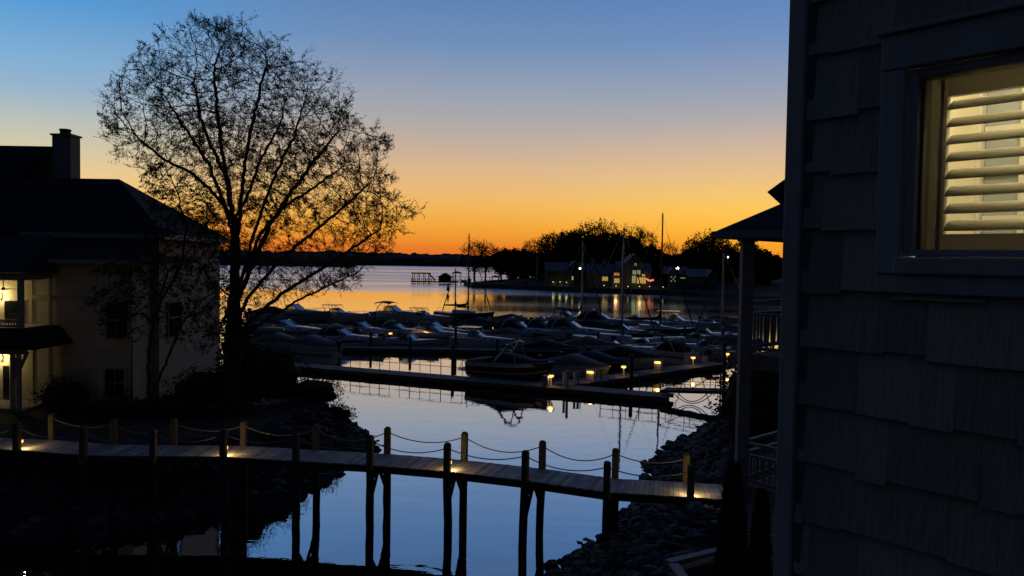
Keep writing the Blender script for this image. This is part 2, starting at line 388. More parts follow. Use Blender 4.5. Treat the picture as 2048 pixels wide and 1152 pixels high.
# ------------------------------------------------------------------ trees
def grow(seeds, attr, step, infl, kill, iters, r0, expo, droop=0.0):
    pos, par = [], []
    for k, line in enumerate(seeds):
        if k == 0: last = -1
        else:
            last = min(range(len(pos)), key=lambda i: (pos[i] - line[0]).length_squared)
        start = 0 if k == 0 else 1
        prev = pos[last] if last >= 0 else None
        for p in line[start:]:
            if prev is not None:
                n = max(1, int((p - prev).length / step))
                for i in range(1, n + 1):
                    q = prev.lerp(p, i / n); 
                    if i < n or True: q = q + Vector((random.gauss(0, step * .12), random.gauss(0, step * .12), random.gauss(0, step * .08)))
                    pos.append(q); par.append(last); last = len(pos) - 1
            else:
                pos.append(p.copy()); par.append(-1); last = 0
            prev = p
    best = [(1e9, -1)] * len(attr); alive = [True] * len(attr); newfrom = 0
    for it in range(iters):
        kd = kdtree.KDTree(len(pos) - newfrom)
        for i in range(newfrom, len(pos)): kd.insert(pos[i], i)
        kd.balance(); newfrom = len(pos)
        pull = {}
        for a in range(len(attr)):
            if not alive[a]: continue
            co, i, d = kd.find(attr[a])
            if d is not None and d < best[a][0]: best[a] = (d, i)
            if best[a][0] < kill: alive[a] = False; continue
            if best[a][0] < infl: pull.setdefault(best[a][1], []).append(attr[a])
        if not pull: break
        added = 0
        for i, lst in pull.items():
            d = Vector((0, 0, 0))
            for q in lst: d += (q - pos[i]).normalized()
            d = d / len(lst) + Vector((random.gauss(0, .18), random.gauss(0, .18), random.gauss(0, .14) - droop))
            if d.length < 1e-3: continue
            pos.append(pos[i] + d.normalized() * step); par.append(i); added += 1
        if not added: break
    n = len(pos); kids = [[] for _ in range(n)]
    for i, p in enumerate(par):
        if p >= 0: kids[p].append(i)
    acc = [0.0] * n
    for i in range(n - 1, -1, -1):
        if not kids[i]: acc[i] = r0 ** expo
        if par[i] >= 0: acc[par[i]] += acc[i]
    rad = [a ** (1 / expo) for a in acc]
    return pos, par, kids, rad
def wood(pos, par, kids, rad, minr=0.0, scale=1.0, flare=None):
    mb = MB()
    starts = [(0, None)]
    while starts:
        i, p = starts.pop(); chain = ([p] if p is not None else []) + [i]
        while kids[chain[-1]]:
            ks = sorted(kids[chain[-1]], key=lambda k: -rad[k])
            for k in ks[1:]: starts.append((k, chain[-1]))
            chain.append(ks[0])
        if len(chain) < 2: continue
        rr = [rad[c] * scale for c in chain]
        if p is not None: rr[0] = min(rr[0], rr[1] * 1.15)
        n = 9 if rr[0] > .12 else 6 if rr[0] > .04 else 4 if rr[0] > .015 else 3
        mb.tube([pos[c] for c in chain], [max(minr, r) for r in rr], n, cap=rr[0] > .02)
    return mb
def leaves(pos, kids, rad, rmax, per, spread, l, w, hang=0.0, keep=1.0):
    mb = MB()
    for i in range(len(pos)):
        if rad[i] > rmax or random.random() > keep: continue
        for _ in range(random.randint(max(0, per - 2), per + 2)):
            c = pos[i] + Vector((random.gauss(0, spread), random.gauss(0, spread), random.gauss(0, spread) - hang * spread))
            d = Vector((random.gauss(0, 1), random.gauss(0, 1), random.gauss(0, 1) - hang)).normalized()
            s = d.orthogonal().normalized(); s = Matrix.Rotation(random.random() * 6.28, 3, d) @ s
            k = random.uniform(.6, 1.25); d = d * l * k; s = s * w * k * .5
            mb.add([c, c + d * .5 + s, c + d, c + d * .5 - s], [(0, 1, 2, 3)])
    return mb

# --- the big tree by the boardwalk
TY = 34.0
OUT = [(215, 235), (228, 180), (270, 125), (330, 75), (375, 50), (430, 25), (470, 38), (505, 40), (560, 45), (572, 90), (600, 100), (640, 105), (665, 140), (700, 145), (715, 190), (735, 205), (745, 240), (780, 215), (790, 260), (785, 310), (800, 350), (830, 350), (835, 395), (845, 410), (838, 470), (825, 495), (790, 515), (745, 545), (768, 562), (700, 595), (600, 612), (520, 640), (480, 650), (445, 560), (405, 490), (345, 430), (290, 385), (255, 340), (222, 310)]
def attr_in(out, Y, count, dep, edge=0.35, inset=0):
    us = [p[0] for p in out]; vs = [p[1] for p in out]; res = []
    cu = sum(us) / len(us); cv = sum(vs) / len(vs)
    while len(res) < count:
        u, v = random.uniform(min(us), max(us)), random.uniform(min(vs), max(vs))
        if not inside((u, v), out): continue
        d = sdist((u, v), out)
        if inset and d < 4 + inset * 2.2 * (.5 + noise.noise((u * .022, v * .022, 4))): continue
        hd = dep * min(1, math.sqrt(max(d, 6) / 170))
        w = random.uniform(-1, 1)
        if random.random() < edge: w = math.copysign(abs(w) ** .4, w)
        res.append(at(u, v, Y) + Vector((0, hd * w, 0)) * 1.0)
    return res
def limb(pts, dy, Y=TY):
    n = len(pts); return [at(u, v, Y + dy * (i / max(1, n - 1))) for i, (u, v) in enumerate(pts)]
seeds = [limb([(462, 862), (463, 780), (466, 700), (468, 620), (470, 560), (470, 500)], 0),
    limb([(470, 500), (466, 440), (460, 390), (448, 330), (440, 270), (432, 200), (428, 130)], .8),
    limb([(470, 520), (479, 440), (484, 380), (491, 310), (505, 250), (520, 180), (535, 120)], -1.0),
    limb([(468, 600), (488, 540), (505, 480), (530, 400), (560, 330), (590, 270), (610, 200)], 1.6),
    limb([(468, 620), (500, 540), (540, 450), (585, 380), (630, 320), (672, 268)], -1.8),
    limb([(468, 650), (500, 590), (560, 520), (620, 470), (680, 420), (735, 370)], 1.2),
    limb([(468, 675), (512, 632), (570, 582), (640, 540), (700, 500), (760, 458)], -1.5),
    limb([(468, 690), (525, 645), (590, 604), (650, 574), (715, 545)], 2.0),
    limb([(468, 480), (450, 410), (420, 335), (390, 285), (350, 225), (315, 170)], 2.0),
    limb([(464, 430), (430, 390), (390, 350), (330, 320), (280, 280)], -1.6),
    limb([(452, 350), (425, 300), (402, 235), (388, 165)], -2.4),
    limb([(469, 560), (478, 500), (470, 440), (500, 380), (520, 320), (560, 250), (575, 190)], 3.2),
    limb([(468, 590), (495, 530), (520, 470), (560, 420), (620, 380), (690, 330)], 3.6),
    limb([(468, 640), (470, 600), (420, 560), (395, 520)], -3.0)]
att = []
def clump(p): return noise.noise(p * .55 + Vector((5, 1, 9))) + .55 * noise.noise(p * 1.25)
while len(att) < 6600:
    for q in attr_in(OUT, TY, 400, 4.4, .35, 16):
        if clump(q) > -.27 + .25 * (random.random() - .5): att.append(q)
P, PA, K, RD = grow(seeds, att, .19, 2.4, .27, 120, .0085, 2.32, -.14)
_rm = max(RD); RD = [r * (1 + .75 * (r / _rm) ** 1.5) for r in RD]
bt = thing('tree', 'tall fine-leafed tree spreading over the boardwalk and the sunset lake', 'tree', tuple(P[0]))
def rel(mb, o): mb.v = [(x - o[0], y - o[1], z - o[2]) for x, y, z in mb.v]; return mb
def sprays(P, PA, K, RD, rmax, ntw, tl, perleaf, ll, lw, twr, up=.25, leafp=1.0, cden=None):
    tw, lf = MB(), MB()
    for i in range(len(P)):
        if RD[i] > rmax or PA[i] < 0: continue
        tip = not K[i]
        if not tip and random.random() > .5: continue
        base = (P[i] - P[PA[i]]).normalized()
        den = 1.0 if cden is None else max(.12, min(2.0, 1 + 1.7 * cden(P[i])))
        for _ in range(ntw if tip else 1):
            d = (base + Vector((random.gauss(0, .55), random.gauss(0, .55), random.gauss(0, .45) + up))).normalized()
            L = tl * random.uniform(.5, 1.35); pts = [P[i]]
            for k in range(3):
                d = (d + Vector((random.gauss(0, .2), random.gauss(0, .2), random.gauss(0, .2)))).normalized(); pts.append(pts[-1] + d * L / 3)
            tw.tube(pts, [twr, twr * .85, twr * .7, twr * .5], 3, cap=False)
            for k in range(int(perleaf * den + random.random())):
                t = random.uniform(.15, 1.05) * 3; j = min(2, int(t)); c = pts[j].lerp(pts[j + 1], t - j) + Vector((random.gauss(0, .025), random.gauss(0, .025), random.gauss(0, .025)))
                e = (d * .5 + Vector((random.gauss(0, .8), random.gauss(0, .8), random.gauss(0, .8) - .15))).normalized(); s = e.orthogonal().normalized(); s = Matrix.Rotation(random.random() * 6.28, 3, e) @ s
                q = random.uniform(.6, 1.3); e = e * ll * q; s = s * lw * q * .5
                lf.add([c, c + e * .5 + s, c + e, c + e * .5 - s], [(0, 1, 2, 3)])
    return tw, lf
tw, lf = sprays(P, PA, K, RD,   .017, 4, .46, 18, .062, .032, .005, .3, cden=lambda p: noise.noise(p * .8 + Vector((2, 8, 1))))
wd = wood(P, PA, K, RD, .008); wd.add(tw.v, tw.f)
rel(wd, P[0]).build('trunk', BARK, bt, True)
rel(lf, P[0]).raw('crown', LEAF, bt)
# ivy at its foot
def blob(n, c, rx, ry, rz, l, w, lump=.35, seed=0, hollow=.45):
    mb = MB()
    for _ in range(n):
        d = Vector((random.gauss(0, 1), random.gauss(0, 1), random.gauss(0, 1))).normalized()
        k = (hollow + (1 - hollow) * random.random() ** .5) * (1 + lump * noise.noise(d * 2.1 + Vector((seed, seed * 2, 0))) + .18 * noise.noise(d * 6 + Vector((seed, 1, 3))))
        p = Vector(c) + Vector((d.x * rx, d.y * ry, d.z * rz)) * k
        t = (d + Vector((random.gauss(0, .8), random.gauss(0, .8), random.gauss(0, .8)))).normalized()
        s = (Matrix.Rotation(random.random() * 6.28, 3, t) @ t.orthogonal().normalized()) * w * .5 * random.uniform(.6, 1.3); t = t * l * random.uniform(.6, 1.3)
        mb.add([p, p + t * .5 + s, p + t, p + t * .5 - s], [(0, 1, 2, 3)])
    return mb
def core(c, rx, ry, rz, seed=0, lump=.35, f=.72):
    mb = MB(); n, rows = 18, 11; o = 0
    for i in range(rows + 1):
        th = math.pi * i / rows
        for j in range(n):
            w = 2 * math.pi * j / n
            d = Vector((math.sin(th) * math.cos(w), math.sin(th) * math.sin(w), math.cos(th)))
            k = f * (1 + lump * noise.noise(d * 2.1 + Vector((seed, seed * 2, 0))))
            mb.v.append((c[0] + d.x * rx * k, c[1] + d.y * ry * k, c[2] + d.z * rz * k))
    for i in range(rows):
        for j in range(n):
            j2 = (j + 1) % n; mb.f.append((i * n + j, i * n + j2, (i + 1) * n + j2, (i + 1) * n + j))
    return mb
def shrub(label, loc, rx, ry, h, n=1500, l=.11, w=.06, name='shrub', group=None, cat='shrub', seed=None, lump=.35):
    seed = random.random() * 20 if seed is None else seed
    t = thing(name, label, cat, loc, 0, group)
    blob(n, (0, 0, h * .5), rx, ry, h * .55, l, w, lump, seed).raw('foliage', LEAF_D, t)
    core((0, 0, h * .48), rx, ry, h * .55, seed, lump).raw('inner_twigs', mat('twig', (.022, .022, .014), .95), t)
    return t
ivy = MB()
for k in range(2600):
    z = random.uniform(-.2, 5.6) ** 1.0; a = random.random() * 6.28; rr = .42 + .5 * random.random() ** 2 * (1 - z / 6) + .2 * noise.noise((z * 1.5, a, 2))
    p = Vector((rr * math.cos(a) + z * .035, rr * math.sin(a), z)); t = Vector((math.cos(a) * .5, math.sin(a) * .5, -.6 + random.random())).normalized()
    s = t.orthogonal().normalized() * .045
    ivy.add([p, p + t * .06 + s, p + t * .13, p + t * .06 - s], [(0, 1, 2, 3)])
ivy.raw('climbing_ivy', LEAF_D, bt)

# --- the smaller twin-stemmed tree in front of the house
SY = 32.6
s2 = [limb([(297, 822), (298, 720), (305, 650), (320, 605), (345, 560), (366, 520)], 0, SY),
      limb([(366, 520), (372, 450), (350, 375), (325, 325)], .6, SY),
      limb([(305, 650), (288, 626), (245, 632), (215, 640)], -.8, SY),
      limb([(318, 610), (335, 540), (300, 480), (270, 440)], -1.0, SY),
      limb([(366, 520), (400, 470), (420, 440)], -.9, SY),
      limb([(299, 800), (335, 720), (362, 650), (402, 602), (440, 578)], -.7, SY),
      limb([(380, 628), (410, 620), (430, 640), (440, 690)], -1.0, SY)]
o2 = [(180, 600), (200, 540), (260, 500), (300, 430), (290, 340), (320, 300), (370, 350), (420, 420), (450, 480), (470, 560), (460, 640), (450, 700), (400, 690), (340, 680), (300, 660), (250, 680), (200, 650)]
a2 = attr_in(o2, SY, 1000, 1.8)
P2, PA2, K2, RD2 = grow(s2, a2, .2, 2.0, .34, 60, .0075, 2.3, .1)
t2 = thing('tree', 'small twin-stemmed tree leaning in front of the house with the dark roof', 'tree', tuple(P2[0]))
tw2, lf2 = sprays(P2, PA2, K2, RD2, .02, 4, .55, 12, .12, .05, .006, -.25)
wd2 = wood(P2, PA2, K2, RD2, .008, 1.35); wd2.add(tw2.v, tw2.f)
rel(wd2, P2[0]).build('trunk', BARK, t2, True)
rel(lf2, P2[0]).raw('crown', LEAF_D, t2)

# --- shrubs on the left bank and round the house
for u, v, Y, w, h, lab in ((130, 818, 33.2, 1.2, 1.65, 'round clipped bush against the house wall below the porch'),
        (548, 800, 37.5, 1.7, 3.1, 'dark bushy shrub behind the big tree at the end of the dock'),
        (497, 845, 36.0, 1.35, 3.4, 'dark shrub growing beside the ivy-covered trunk of the big tree'),
        (625, 840, 38.2, 1.6, 1.5, 'low spreading shrub on top of the left bank'),
        (672, 850, 37.4, 1.0, .95, 'last low shrub towards the point of the left bank'),
        (405, 832, 35.2, 1.6, 1.9, 'low shrub under the right corner of the house'),
        (232, 835, 32.8, 1.6, .8, 'low hedge clump in front of the lower house window'),
        (345, 838, 33.5, 1.5, .9, 'low hedge clump at the foot of the twin-stemmed tree')):
    p = at(u, v, Y); z = hL(p.x, p.y)
    shrub(lab, (p.x, p.y, z - .05), w, w * .9, h, 2200 if w > 1.25 else 1500, .12, .06)
# ------------------------------------------------------------------ boardwalk bridge
DZ = 2.15
near_px = [(-110, 893), (40, 899), (172, 909), (310, 911), (450, 912), (595, 921), (743, 929), (897, 942), (1053, 960), (1215, 983), (1380, 993)]
NEAR = [gp(u, v, DZ) for u, v in near_px]
bw = thing('boardwalk', 'wooden boardwalk on piles with rope rails crossing the cove', 'boardwalk', tuple(NEAR[5]))
B0 = Vector(NEAR[5])
# straighten a little, then the far edge 1.45 m behind
def nrm(i):
    a, b = NEAR[max(0, i - 1)], NEAR[min(len(NEAR) - 1, i + 1)]
    d = (b - a).normalized(); return Vector((-d.y, d.x, 0))
WID = 1.38
FARP = [p + nrm(i) * WID for i, p in enumerate(NEAR)]
ext = NEAR[-1] + (NEAR[-1] - NEAR[-2]).normalized() * 1.1
NE = NEAR + [ext]; FE = FARP + [ext + nrm(len(NEAR) - 1) * WID]
dk = MB(); st_ = MB()
for i in range(len(NE) - 1):
    n0, n1, f0, f1 = NE[i], NE[i + 1], FE[i], FE[i + 1]
    L = (n1 - n0).length; k = max(1, int(L / .145))
    for j in range(k):
        a, b = (j + .03) / k, (j + .97) / k; o1, o2 = random.uniform(-.012, .012), random.uniform(-.012, .012); dz = random.uniform(-.004, .004)
        nr = (f0 - n0).normalized()
        A, Bq, C, D = n0.lerp(n1, a) - nr * (.06 + o1), n0.lerp(n1, b) - nr * (.06 + o1), f0.lerp(f1, b) + nr * (.06 + o2), f0.lerp(f1, a) + nr * (.06 + o2)
        t = Vector((0, 0, .04)); e = Vector((0, 0, dz))
        vs = [x - B0 + e for x in (A, Bq, C, D)] + [x - B0 - t + e for x in (A, Bq, C, D)]
        dk.add(vs, [(0, 1, 2, 3), (7, 6, 5, 4), (0, 4, 5, 1), (1, 5, 6, 2), (2, 6, 7, 3), (3, 7, 4, 0)])
    for q in (.02, .5, .98):
        s, e = n0.lerp(f0, q) - B0, n1.lerp(f1, q) - B0; off = Vector((0, 0, -.16))
        st_.beam(s + off, e + off, .06, .22)
dk.build('deck', DECKW, bw); st_.build('joists', PILEW, bw)
post_top_n = [None, 853, 863, 864, 864, 869, 879, 890, 908, 928, 937]
post_top_f = [None, 841, 849, 849, 846, 856, 866, 874, 892, 911, 919]
TOPS = {}
for i in range(1, len(NEAR)):
    for side, base in ((0, NEAR[i]), (1, FARP[i])):
        nr = nrm(i); c = base + nr * (-.13 if side == 0 else .13)
        h = (.93 if side == 0 else .9) + random.uniform(-.05, .05)
        lean = Vector((random.uniform(-.03, .03), random.uniform(-.02, .02), 0))
        gz = min(hL(c.x, c.y), hR(c.x, c.y)) if False else max(hL(c.x, c.y), hR(c.x, c.y))
        zb = min(1.2, max(-2.0, gz - .4))
        mb = MB(); w = .2; ang = math.atan2(nr.y, nr.x)
        # sawn square post above the deck, round pile below with a small jog at the joint
        mb.box((c.x - B0.x, c.y - B0.y, DZ + h / 2 - .15 - B0.z), (w, w, h + .3), ang)
        mb.add([(c.x - B0.x + x * w / 2 * k, c.y - B0.y + y * w / 2 * k, DZ + h + z - B0.z) for k, z in ((.99, .001), (.55, .05)) for x, y in ((-1, -1), (1, -1), (1, 1), (-1, 1))], [(4, 5, 6, 7), (0, 1, 5, 4), (1, 2, 6, 5), (2, 3, 7, 6), (3, 0, 4, 7)])
        po = mb.build('post', POSTW, bw, bevel=.012)
        pm = MB(); pts = []
        for q in range(9):
            z = DZ - .14 + (zb - DZ + .14) * q / 8
            wob = Vector((noise.noise((c.x, z * .8, 1)) * .03, noise.noise((c.x, z * .8, 9)) * .03, 0))
            pts.append(Vector((c.x, c.y, z)) + lean * (DZ - z) + wob - B0)
        pm.tube(pts, [.135 + .012 * noise.noise((q * 1.7, c.x, c.y)) for q in range(9)], 10)
        pm.build('pile', PILEW, bw, True)
        TOPS[(i, side)] = Vector((c.x, c.y, DZ + h - .13))
    a, b = NEAR[i] - nrm(i) * .28 - B0, FARP[i] + nrm(i) * .28 - B0
    MB().beam(a + Vector((0, 0, -.36)), b + Vector((0, 0, -.36)), .14, .24).build('cross_beam', PILEW, bw)
    gz = max(hL(NEAR[i].x, NEAR[i].y), hR(NEAR[i].x, NEAR[i].y))
    if gz < 1.0:
        mid = (NEAR[i] + FARP[i]) / 2 - B0
        for q, e in ((0, NEAR[i]), (1, FARP[i])):
            dv = (mid - (e - B0)).normalized()
            MB().beam(mid - dv * .12 + Vector((0, 0, -.44)), e - B0 + dv * .02 + Vector((0, 0, -1.15)), .07, .12).build('brace', PILEW, bw)
def rope(a, b, sag, off=0.0):
    pts = []
    for q in range(13):
        t = q / 12; pts.append(a.lerp(b, t) - Vector((0, 0, sag * 4 * t * (1 - t))) - B0)
    return MB().tube(pts, .019, 5)
for i in range(1, len(NEAR) - 1):
    rope(TOPS[(i, 0)], TOPS[(i + 1, 0)], .30 + random.uniform(-.09, .09)).build('rope', ROPE, bw, True)
    rope(TOPS[(i, 1)], TOPS[(i + 1, 1)], .27 + random.uniform(-.08, .09)).build('rope', ROPE, bw, True)
rope(TOPS[(1, 0)], TOPS[(1, 0)] + Vector((-2.3, -.2, 0)), .3).build('rope', ROPE, bw, True)
hose = MB().tube([(NEAR[6] - B0).lerp(NEAR[7] - B0, t) + nrm(6) * 1.1 + Vector((0, 0, -.42 - .16 * 4 * t * (1 - t))) for t in [k / 10 for k in range(11)]], .025, 5)
hose.build('water_hose', BLACK, bw, True)
for i, pw in ((1, 11), (4, 12), (7, 12), (10, 15)):
    nr = nrm(i); d = Vector((-nr.y, nr.x, 0)) * -1
    c = NEAR[i] + nr * .03; lp = Vector((c.x, c.y, DZ + .30)) + Vector((.06, 0, 0))
    lm = MB().lathe([(.05, .05), (.055, .07), (.02, .1)], 8, lp - B0); lm.box(lp - B0 + Vector((-.02, -.03, .06)), (.05, .08, .03))
    lo = lm.build('lamp_hood', BLACK, bw)
    MB().lathe([(.012, -.06), (.034, -.04), (.036, .02), (.02, .045)], 8, lp - B0).build('lamp_bulb', BULB, lo, True)
    point_light('boardwalk_light', lp + Vector((.0, .0, -.10)) + nr * .06, pw, (1, .64, .22), .03)

# ------------------------------------------------------------------ house on the left
hx = thing('house', 'pale two-storey house with dark hip roofs and a lit porch beside the big tree', 'house', (-20, 36, 2))
H0 = Vector((-20, 36, 2))
def hb(mb): return rel(mb, H0)
YF, YB = 35.0, 37.0            # front wing wall, main block wall
xw0, xw1 = at(66, 600, YF).x, at(266, 600, YF).x
xb1 = xw1 + .28; YE = 44.7
zE1 = at(180, 519, YF).z; zE2 = 10.05
mb = MB(); mb.box(((xw0 + xw1) / 2, YF + 2, (zE1 + 1.5) / 2), (xw1 - xw0, 4, zE1 - 1.5)); hb(mb).build('wall', WALLP, hx)
mb = MB(); mb.box(((-31 + xb1) / 2, (YB + YE) / 2, (zE2 + 1.5) / 2), (xb1 + 31, YE - YB, zE2 - 1.5)); hb(mb).build('wall', WALLP, hx)
xp1 = at(56, 600, 33.2).x
mb = MB(); mb.box(((-31 + xw0) / 2 - .01, 39.2, 5.1), (xw0 + 31, 8.4, 7.2)); hb(mb).build('wall', WALLP, hx)      # wall behind the porch at y 35
def hip(x0, x1, y0, y1, z, ridge_z, rx0, rx1, ov=.45, th=.12):
    x0 -= ov; x1 += ov; y0 -= ov; y1 += ov; ym = (y0 + y1) / 2
    mb = MB(); A, B_, C, D = (x0, y0, z), (x1, y0, z), (x1, y1, z), (x0, y1, z); E, Fp = (rx0, ym, ridge_z), (rx1, ym, ridge_z)
    lo = [(p[0], p[1], p[2] - th) for p in (A, B_, C, D)]
    mb.add([A, B_, C, D, E, Fp] + lo, [(0, 1, 5, 4), (1, 2, 5), (2, 3, 4, 5), (3, 0, 4), (9, 8, 7, 6), (0, 6, 7, 1), (1, 7, 8, 2), (2, 8, 9, 3), (3, 9, 6, 0)])
    return mb
ym2 = (YB + YE) / 2
hb(hip(-31, xb1, YB, YE, zE2, at(170, 357, ym2).z, at(70, 357, ym2).x, at(238, 361, ym2).x)).build('roof', ROOF, hx)
ymf = YF + 3.2
# front wing roof: hip running back into the main roof
xa, xb_ = xw0 - 3.0, xw1 + .55
mb = MB(); zr = at(200, 470, YF + 3).z + .25
mb.add([(xa, YF - .45, zE1), (xb_, YF - .45, zE1), (xb_ - 1.9, YF + 2.6, zr), (xa, YF + 2.6, zr), (xb_, YF + 6, zE1), (xb_ - 1.9, YF + 7, zr), (xa, YF + 7, zr),
        (xa, YF - .45, zE1 - .1), (xb_, YF - .45, zE1 - .1), (xb_, YF + 6, zE1 - .1), (xa, YF + 6, zE1 - .1)],
       [(0, 1, 2, 3), (1, 4, 5, 2), (3, 2, 5, 6), (7, 10, 9, 8), (0, 7, 8, 1), (1, 8, 9, 4)])
hb(mb).build('roof', ROOF, hx)
# upper gable roof at far left with its chimney
yu = 43.0
xl, xr = -33, at(100, 300, yu).x
mb = MB(); zt = at(60, 292, yu).z; zb_ = at(60, 372, yu - 3).z - 1.2
mb.add([(xl, yu - 4.4, zb_), (xr - 1.1, yu - 4.4, zb_), (xr + .25, yu, zt), (xl, yu, zt), (xl, yu + 4, zb_), (xr - 1.1, yu + 4, zb_)], [(0, 1, 2, 3), (3, 2, 5, 4), (1, 5, 2), (0, 3, 4), (0, 4, 5, 1)])
hb(mb).build('roof', ROOF, hx)
cl, cr = at(108, 300, yu).x, at(149, 300, yu).x; cz = at(128, 272, yu).z
ch = hb(MB().box(((cl + cr) / 2, yu + .2, (cz + 10) / 2), (cr - cl - .12, .95, cz - 10))); cho = ch.build('chimney', mat('chimney_siding', (.33, .32, .32), .8, var=.15), hx)
hb(MB().box(((cl + cr) / 2, yu + .2, cz + .04), (cr - cl + .04, 1.1, .1))).build('chimney_cap', HTRIM, cho)
hb(MB().lathe([(.28, 0), (.28, .22), (.33, .24), (.3, .32), (.05, .36)], 10, ((cl + cr) / 2 - .05, yu + .2, cz + .09))).build('flue_pot', BLACK, cho)
# fascias, belt course, downspout, corner trim
hb(MB().beam((xa, YF - .47, zE1 - .1), (xb_ + .02, YF - .47, zE1 - .1), .05, .2)).build('fascia', HTRIM, hx)
hb(MB().beam((-24, YB - .47, zE2 - .12), (xb1 + .47, YB - .47, zE2 - .12), .05, .24)).build('fascia', HTRIM, hx)
zb = at(140, 596, YF).z
hb(MB().box(((xw0 + xw1) / 2, YF - .02, zb), (xw1 - xw0 - .02, .06, .2))).build('belt_course', HTRIM, hx)
xd = at(263, 650, YF - .1).x
hb(MB().tube([(xd, YF - .1, zE1 - .25), (xd, YF - .12, 2.0)], .06, 8)).build('downspout', HTRIM, hx, True)
hb(MB().box((xb1 - .05, YB - .02, (zE2 + 1.6) / 2), (.14, .07, zE2 - 1.6))).build('corner_trim', HTRIM, hx)
hb(MB().beam((xb1 + .47, YB - .45, zE2 - .12), (xb1 + .47, YE + .45, zE2 - .12), .05, .24)).build('fascia', HTRIM, hx)
xs2 = at(335, 640, YB).x
def hwin(u0, u1, v0, v1, Y, cas=.1, name='window'):
    a, b = at(u0, v0, Y), at(u1, v1, Y); w, h = b.x - a.x, a.z - b.z; cx, cz_ = (a.x + b.x) / 2, (a.z + b.z) / 2
    f = MB()
    f.box((cx, Y - .03, a.z + cas / 2), (w + 2 * cas + .04, .07, cas)); f.box((cx, Y - .04, b.z - cas / 2), (w + 2 * cas + .08, .1, cas * .8))
    for s in (-1, 1): f.box((cx + s * (w / 2 + cas / 2), Y - .028, cz_), (cas, .065, h))
    wo = hb(f).build(name, HTRIM, hx)
    hb(MB().box((cx, Y - .012, cz_), (w, .02, h))).build('pane', DARKGL, wo)
    g = MB().box((cx, Y - .03, cz_), (w, .03, .05)); g.box((cx, Y - .03, cz_ + h / 4), (.025, .024, h / 2 - .05)); g.box((cx, Y - .03, cz_ - h / 4), (.025, .024, h / 2 - .05))
    hb(g).build('sash', HTRIM, wo)
def swin(u0, u1, v0, v1):
    y0, y1 = xb1 * 1500 / (u0 - 1024), xb1 * 1500 / (u1 - 1024); a, b = at(u0, v0, y0), at(u1, v1, y1); z1, z0 = a.z, b.z; cy, cz_ = (y0 + y1) / 2, (z0 + z1) / 2; w = y1 - y0
    f = MB()
    for z in (z0, z1): f.box((xb1 + .035, cy, z), (.07, w + .2, .1))
    for y in (y0, y1): f.box((xb1 + .033, y, cz_), (.065, .1, z1 - z0 - .1))
    wo = hb(f).build('window', HTRIM, hx); hb(MB().box((xb1 + .012, cy, cz_), (.02, w, z1 - z0))).build('pane', DARKGL, wo)
    hb(MB().box((xb1 + .03, cy, cz_), (.03, w - .1, .05))).build('sash', HTRIM, wo)
hwin(214, 255, 604, 676, YF, .06); hwin(211, 249, 738, 792, YF, .11); swin(334, 362, 604, 664)
# the porch: two storeys, lit inside
px0, px1, py0, py1 = -27.5, xp1, 32.9, 35.0
zpE = at(20, 545, py0).z; zfl = at(20, 655, py0).z; zlr0 = at(20, 690, py0).z; zlr1 = at(20, 660, py0).z + .05
mb = MB(); xo = px1 + .3
mb.add([(px0, py0 - .35, zpE), (xo, py0 - .35, zpE), (xo, py1 + .9, zpE), (px0, py1 + .9, zpE), (px0, py1 + .9, zpE + 1.75), (xo - .9, py1 + .9, zpE + 1.75)], [(0, 1, 5, 4), (1, 2, 5), (0, 3, 2, 1), (2, 3, 4, 5), (0, 4, 3)])
hb(mb).build('porch_roof', ROOF, hx)
hb(MB().box(((px0 + px1) / 2, py0 + .02, zpE - .16), (px1 - px0, .16, .28))).build('porch_beam', HTRIM, hx)
hb(MB().box((px1 - .06, (py0 + py1) / 2 + .06, zpE - .16), (.14, py1 - py0 - .14, .28))).build('porch_beam', HTRIM, hx)
hb(MB().box(((px0 + px1) / 2, (py0 + py1) / 2, zfl - .14), (px1 - px0, py1 - py0 - .02, .26))).build('balcony_floor', HTRIM, hx)
hb(MB().box(((px0 + px1) / 2 - .1, (py0 + py1) / 2, zpE - .33), (px1 - px0 - .4, py1 - py0 - .3, .04))).build('porch_ceiling', CREAM, hx)
hb(MB().box(((px0 + px1) / 2 - .1, (py0 + py1) / 2, zfl - .3), (px1 - px0 - .4, py1 - py0 - .3, .04))).build('porch_ceiling', CREAM, hx)
xfl = at(90, 688, py0).x
mb = MB(); mb.add([(px0, py0 - .75, zlr0), (xfl, py0 - .75, zlr0), (xfl - .6, py0 - .02, zlr1), (px0, py0 - .02, zlr1), (xfl, py1, zlr0), (xfl - .6, py1, zlr1), (px0, py0 - .75, zlr0 - .12), (xfl, py0 - .75, zlr0 - .12), (xfl, py1, zlr0 - .12), (px0, py1, zlr0 - .12)],
    [(0, 1, 2, 3), (1, 4, 5, 2), (0, 6, 7, 1), (1, 7, 8, 4), (6, 9, 8, 7)])
hb(mb).build('lower_roof', ROOF, hx)
hb(MB().box(((px0 + px1) / 2, py0 + .02, zlr0 - .27), (px1 - px0 + .2, .16, .28))).build('porch_beam', HTRIM, hx)
hb(MB().box(((px0 + px1) / 2, (py0 + py1) / 2, 2.0), (px1 - px0 + .1, py1 - py0, .3))).build('porch_floor', PATHM, hx)
xq = at(41, 610, py0).x
for x, z0, z1, w in ((xq, zfl, zpE - .3, .2), (px1 - .07, zfl, zpE - .3, .12), (at(25, 760, py0).x, 2.1, zlr0 - .4, .16), (at(37, 760, py0).x, 2.1, zlr0 - .4, .16)):
    hb(MB().box((x, py0 + .03 if w != .12 else py1 - .1, (z0 + z1) / 2), (w, w, z1 - z0))).build('porch_post', HTRIM, hx, bevel=.01)
hb(MB().box((at(31, 760, py0).x, py0 + .03, 3.95), (.14, .1, .9))).build('post_panel', HTRIM, hx)
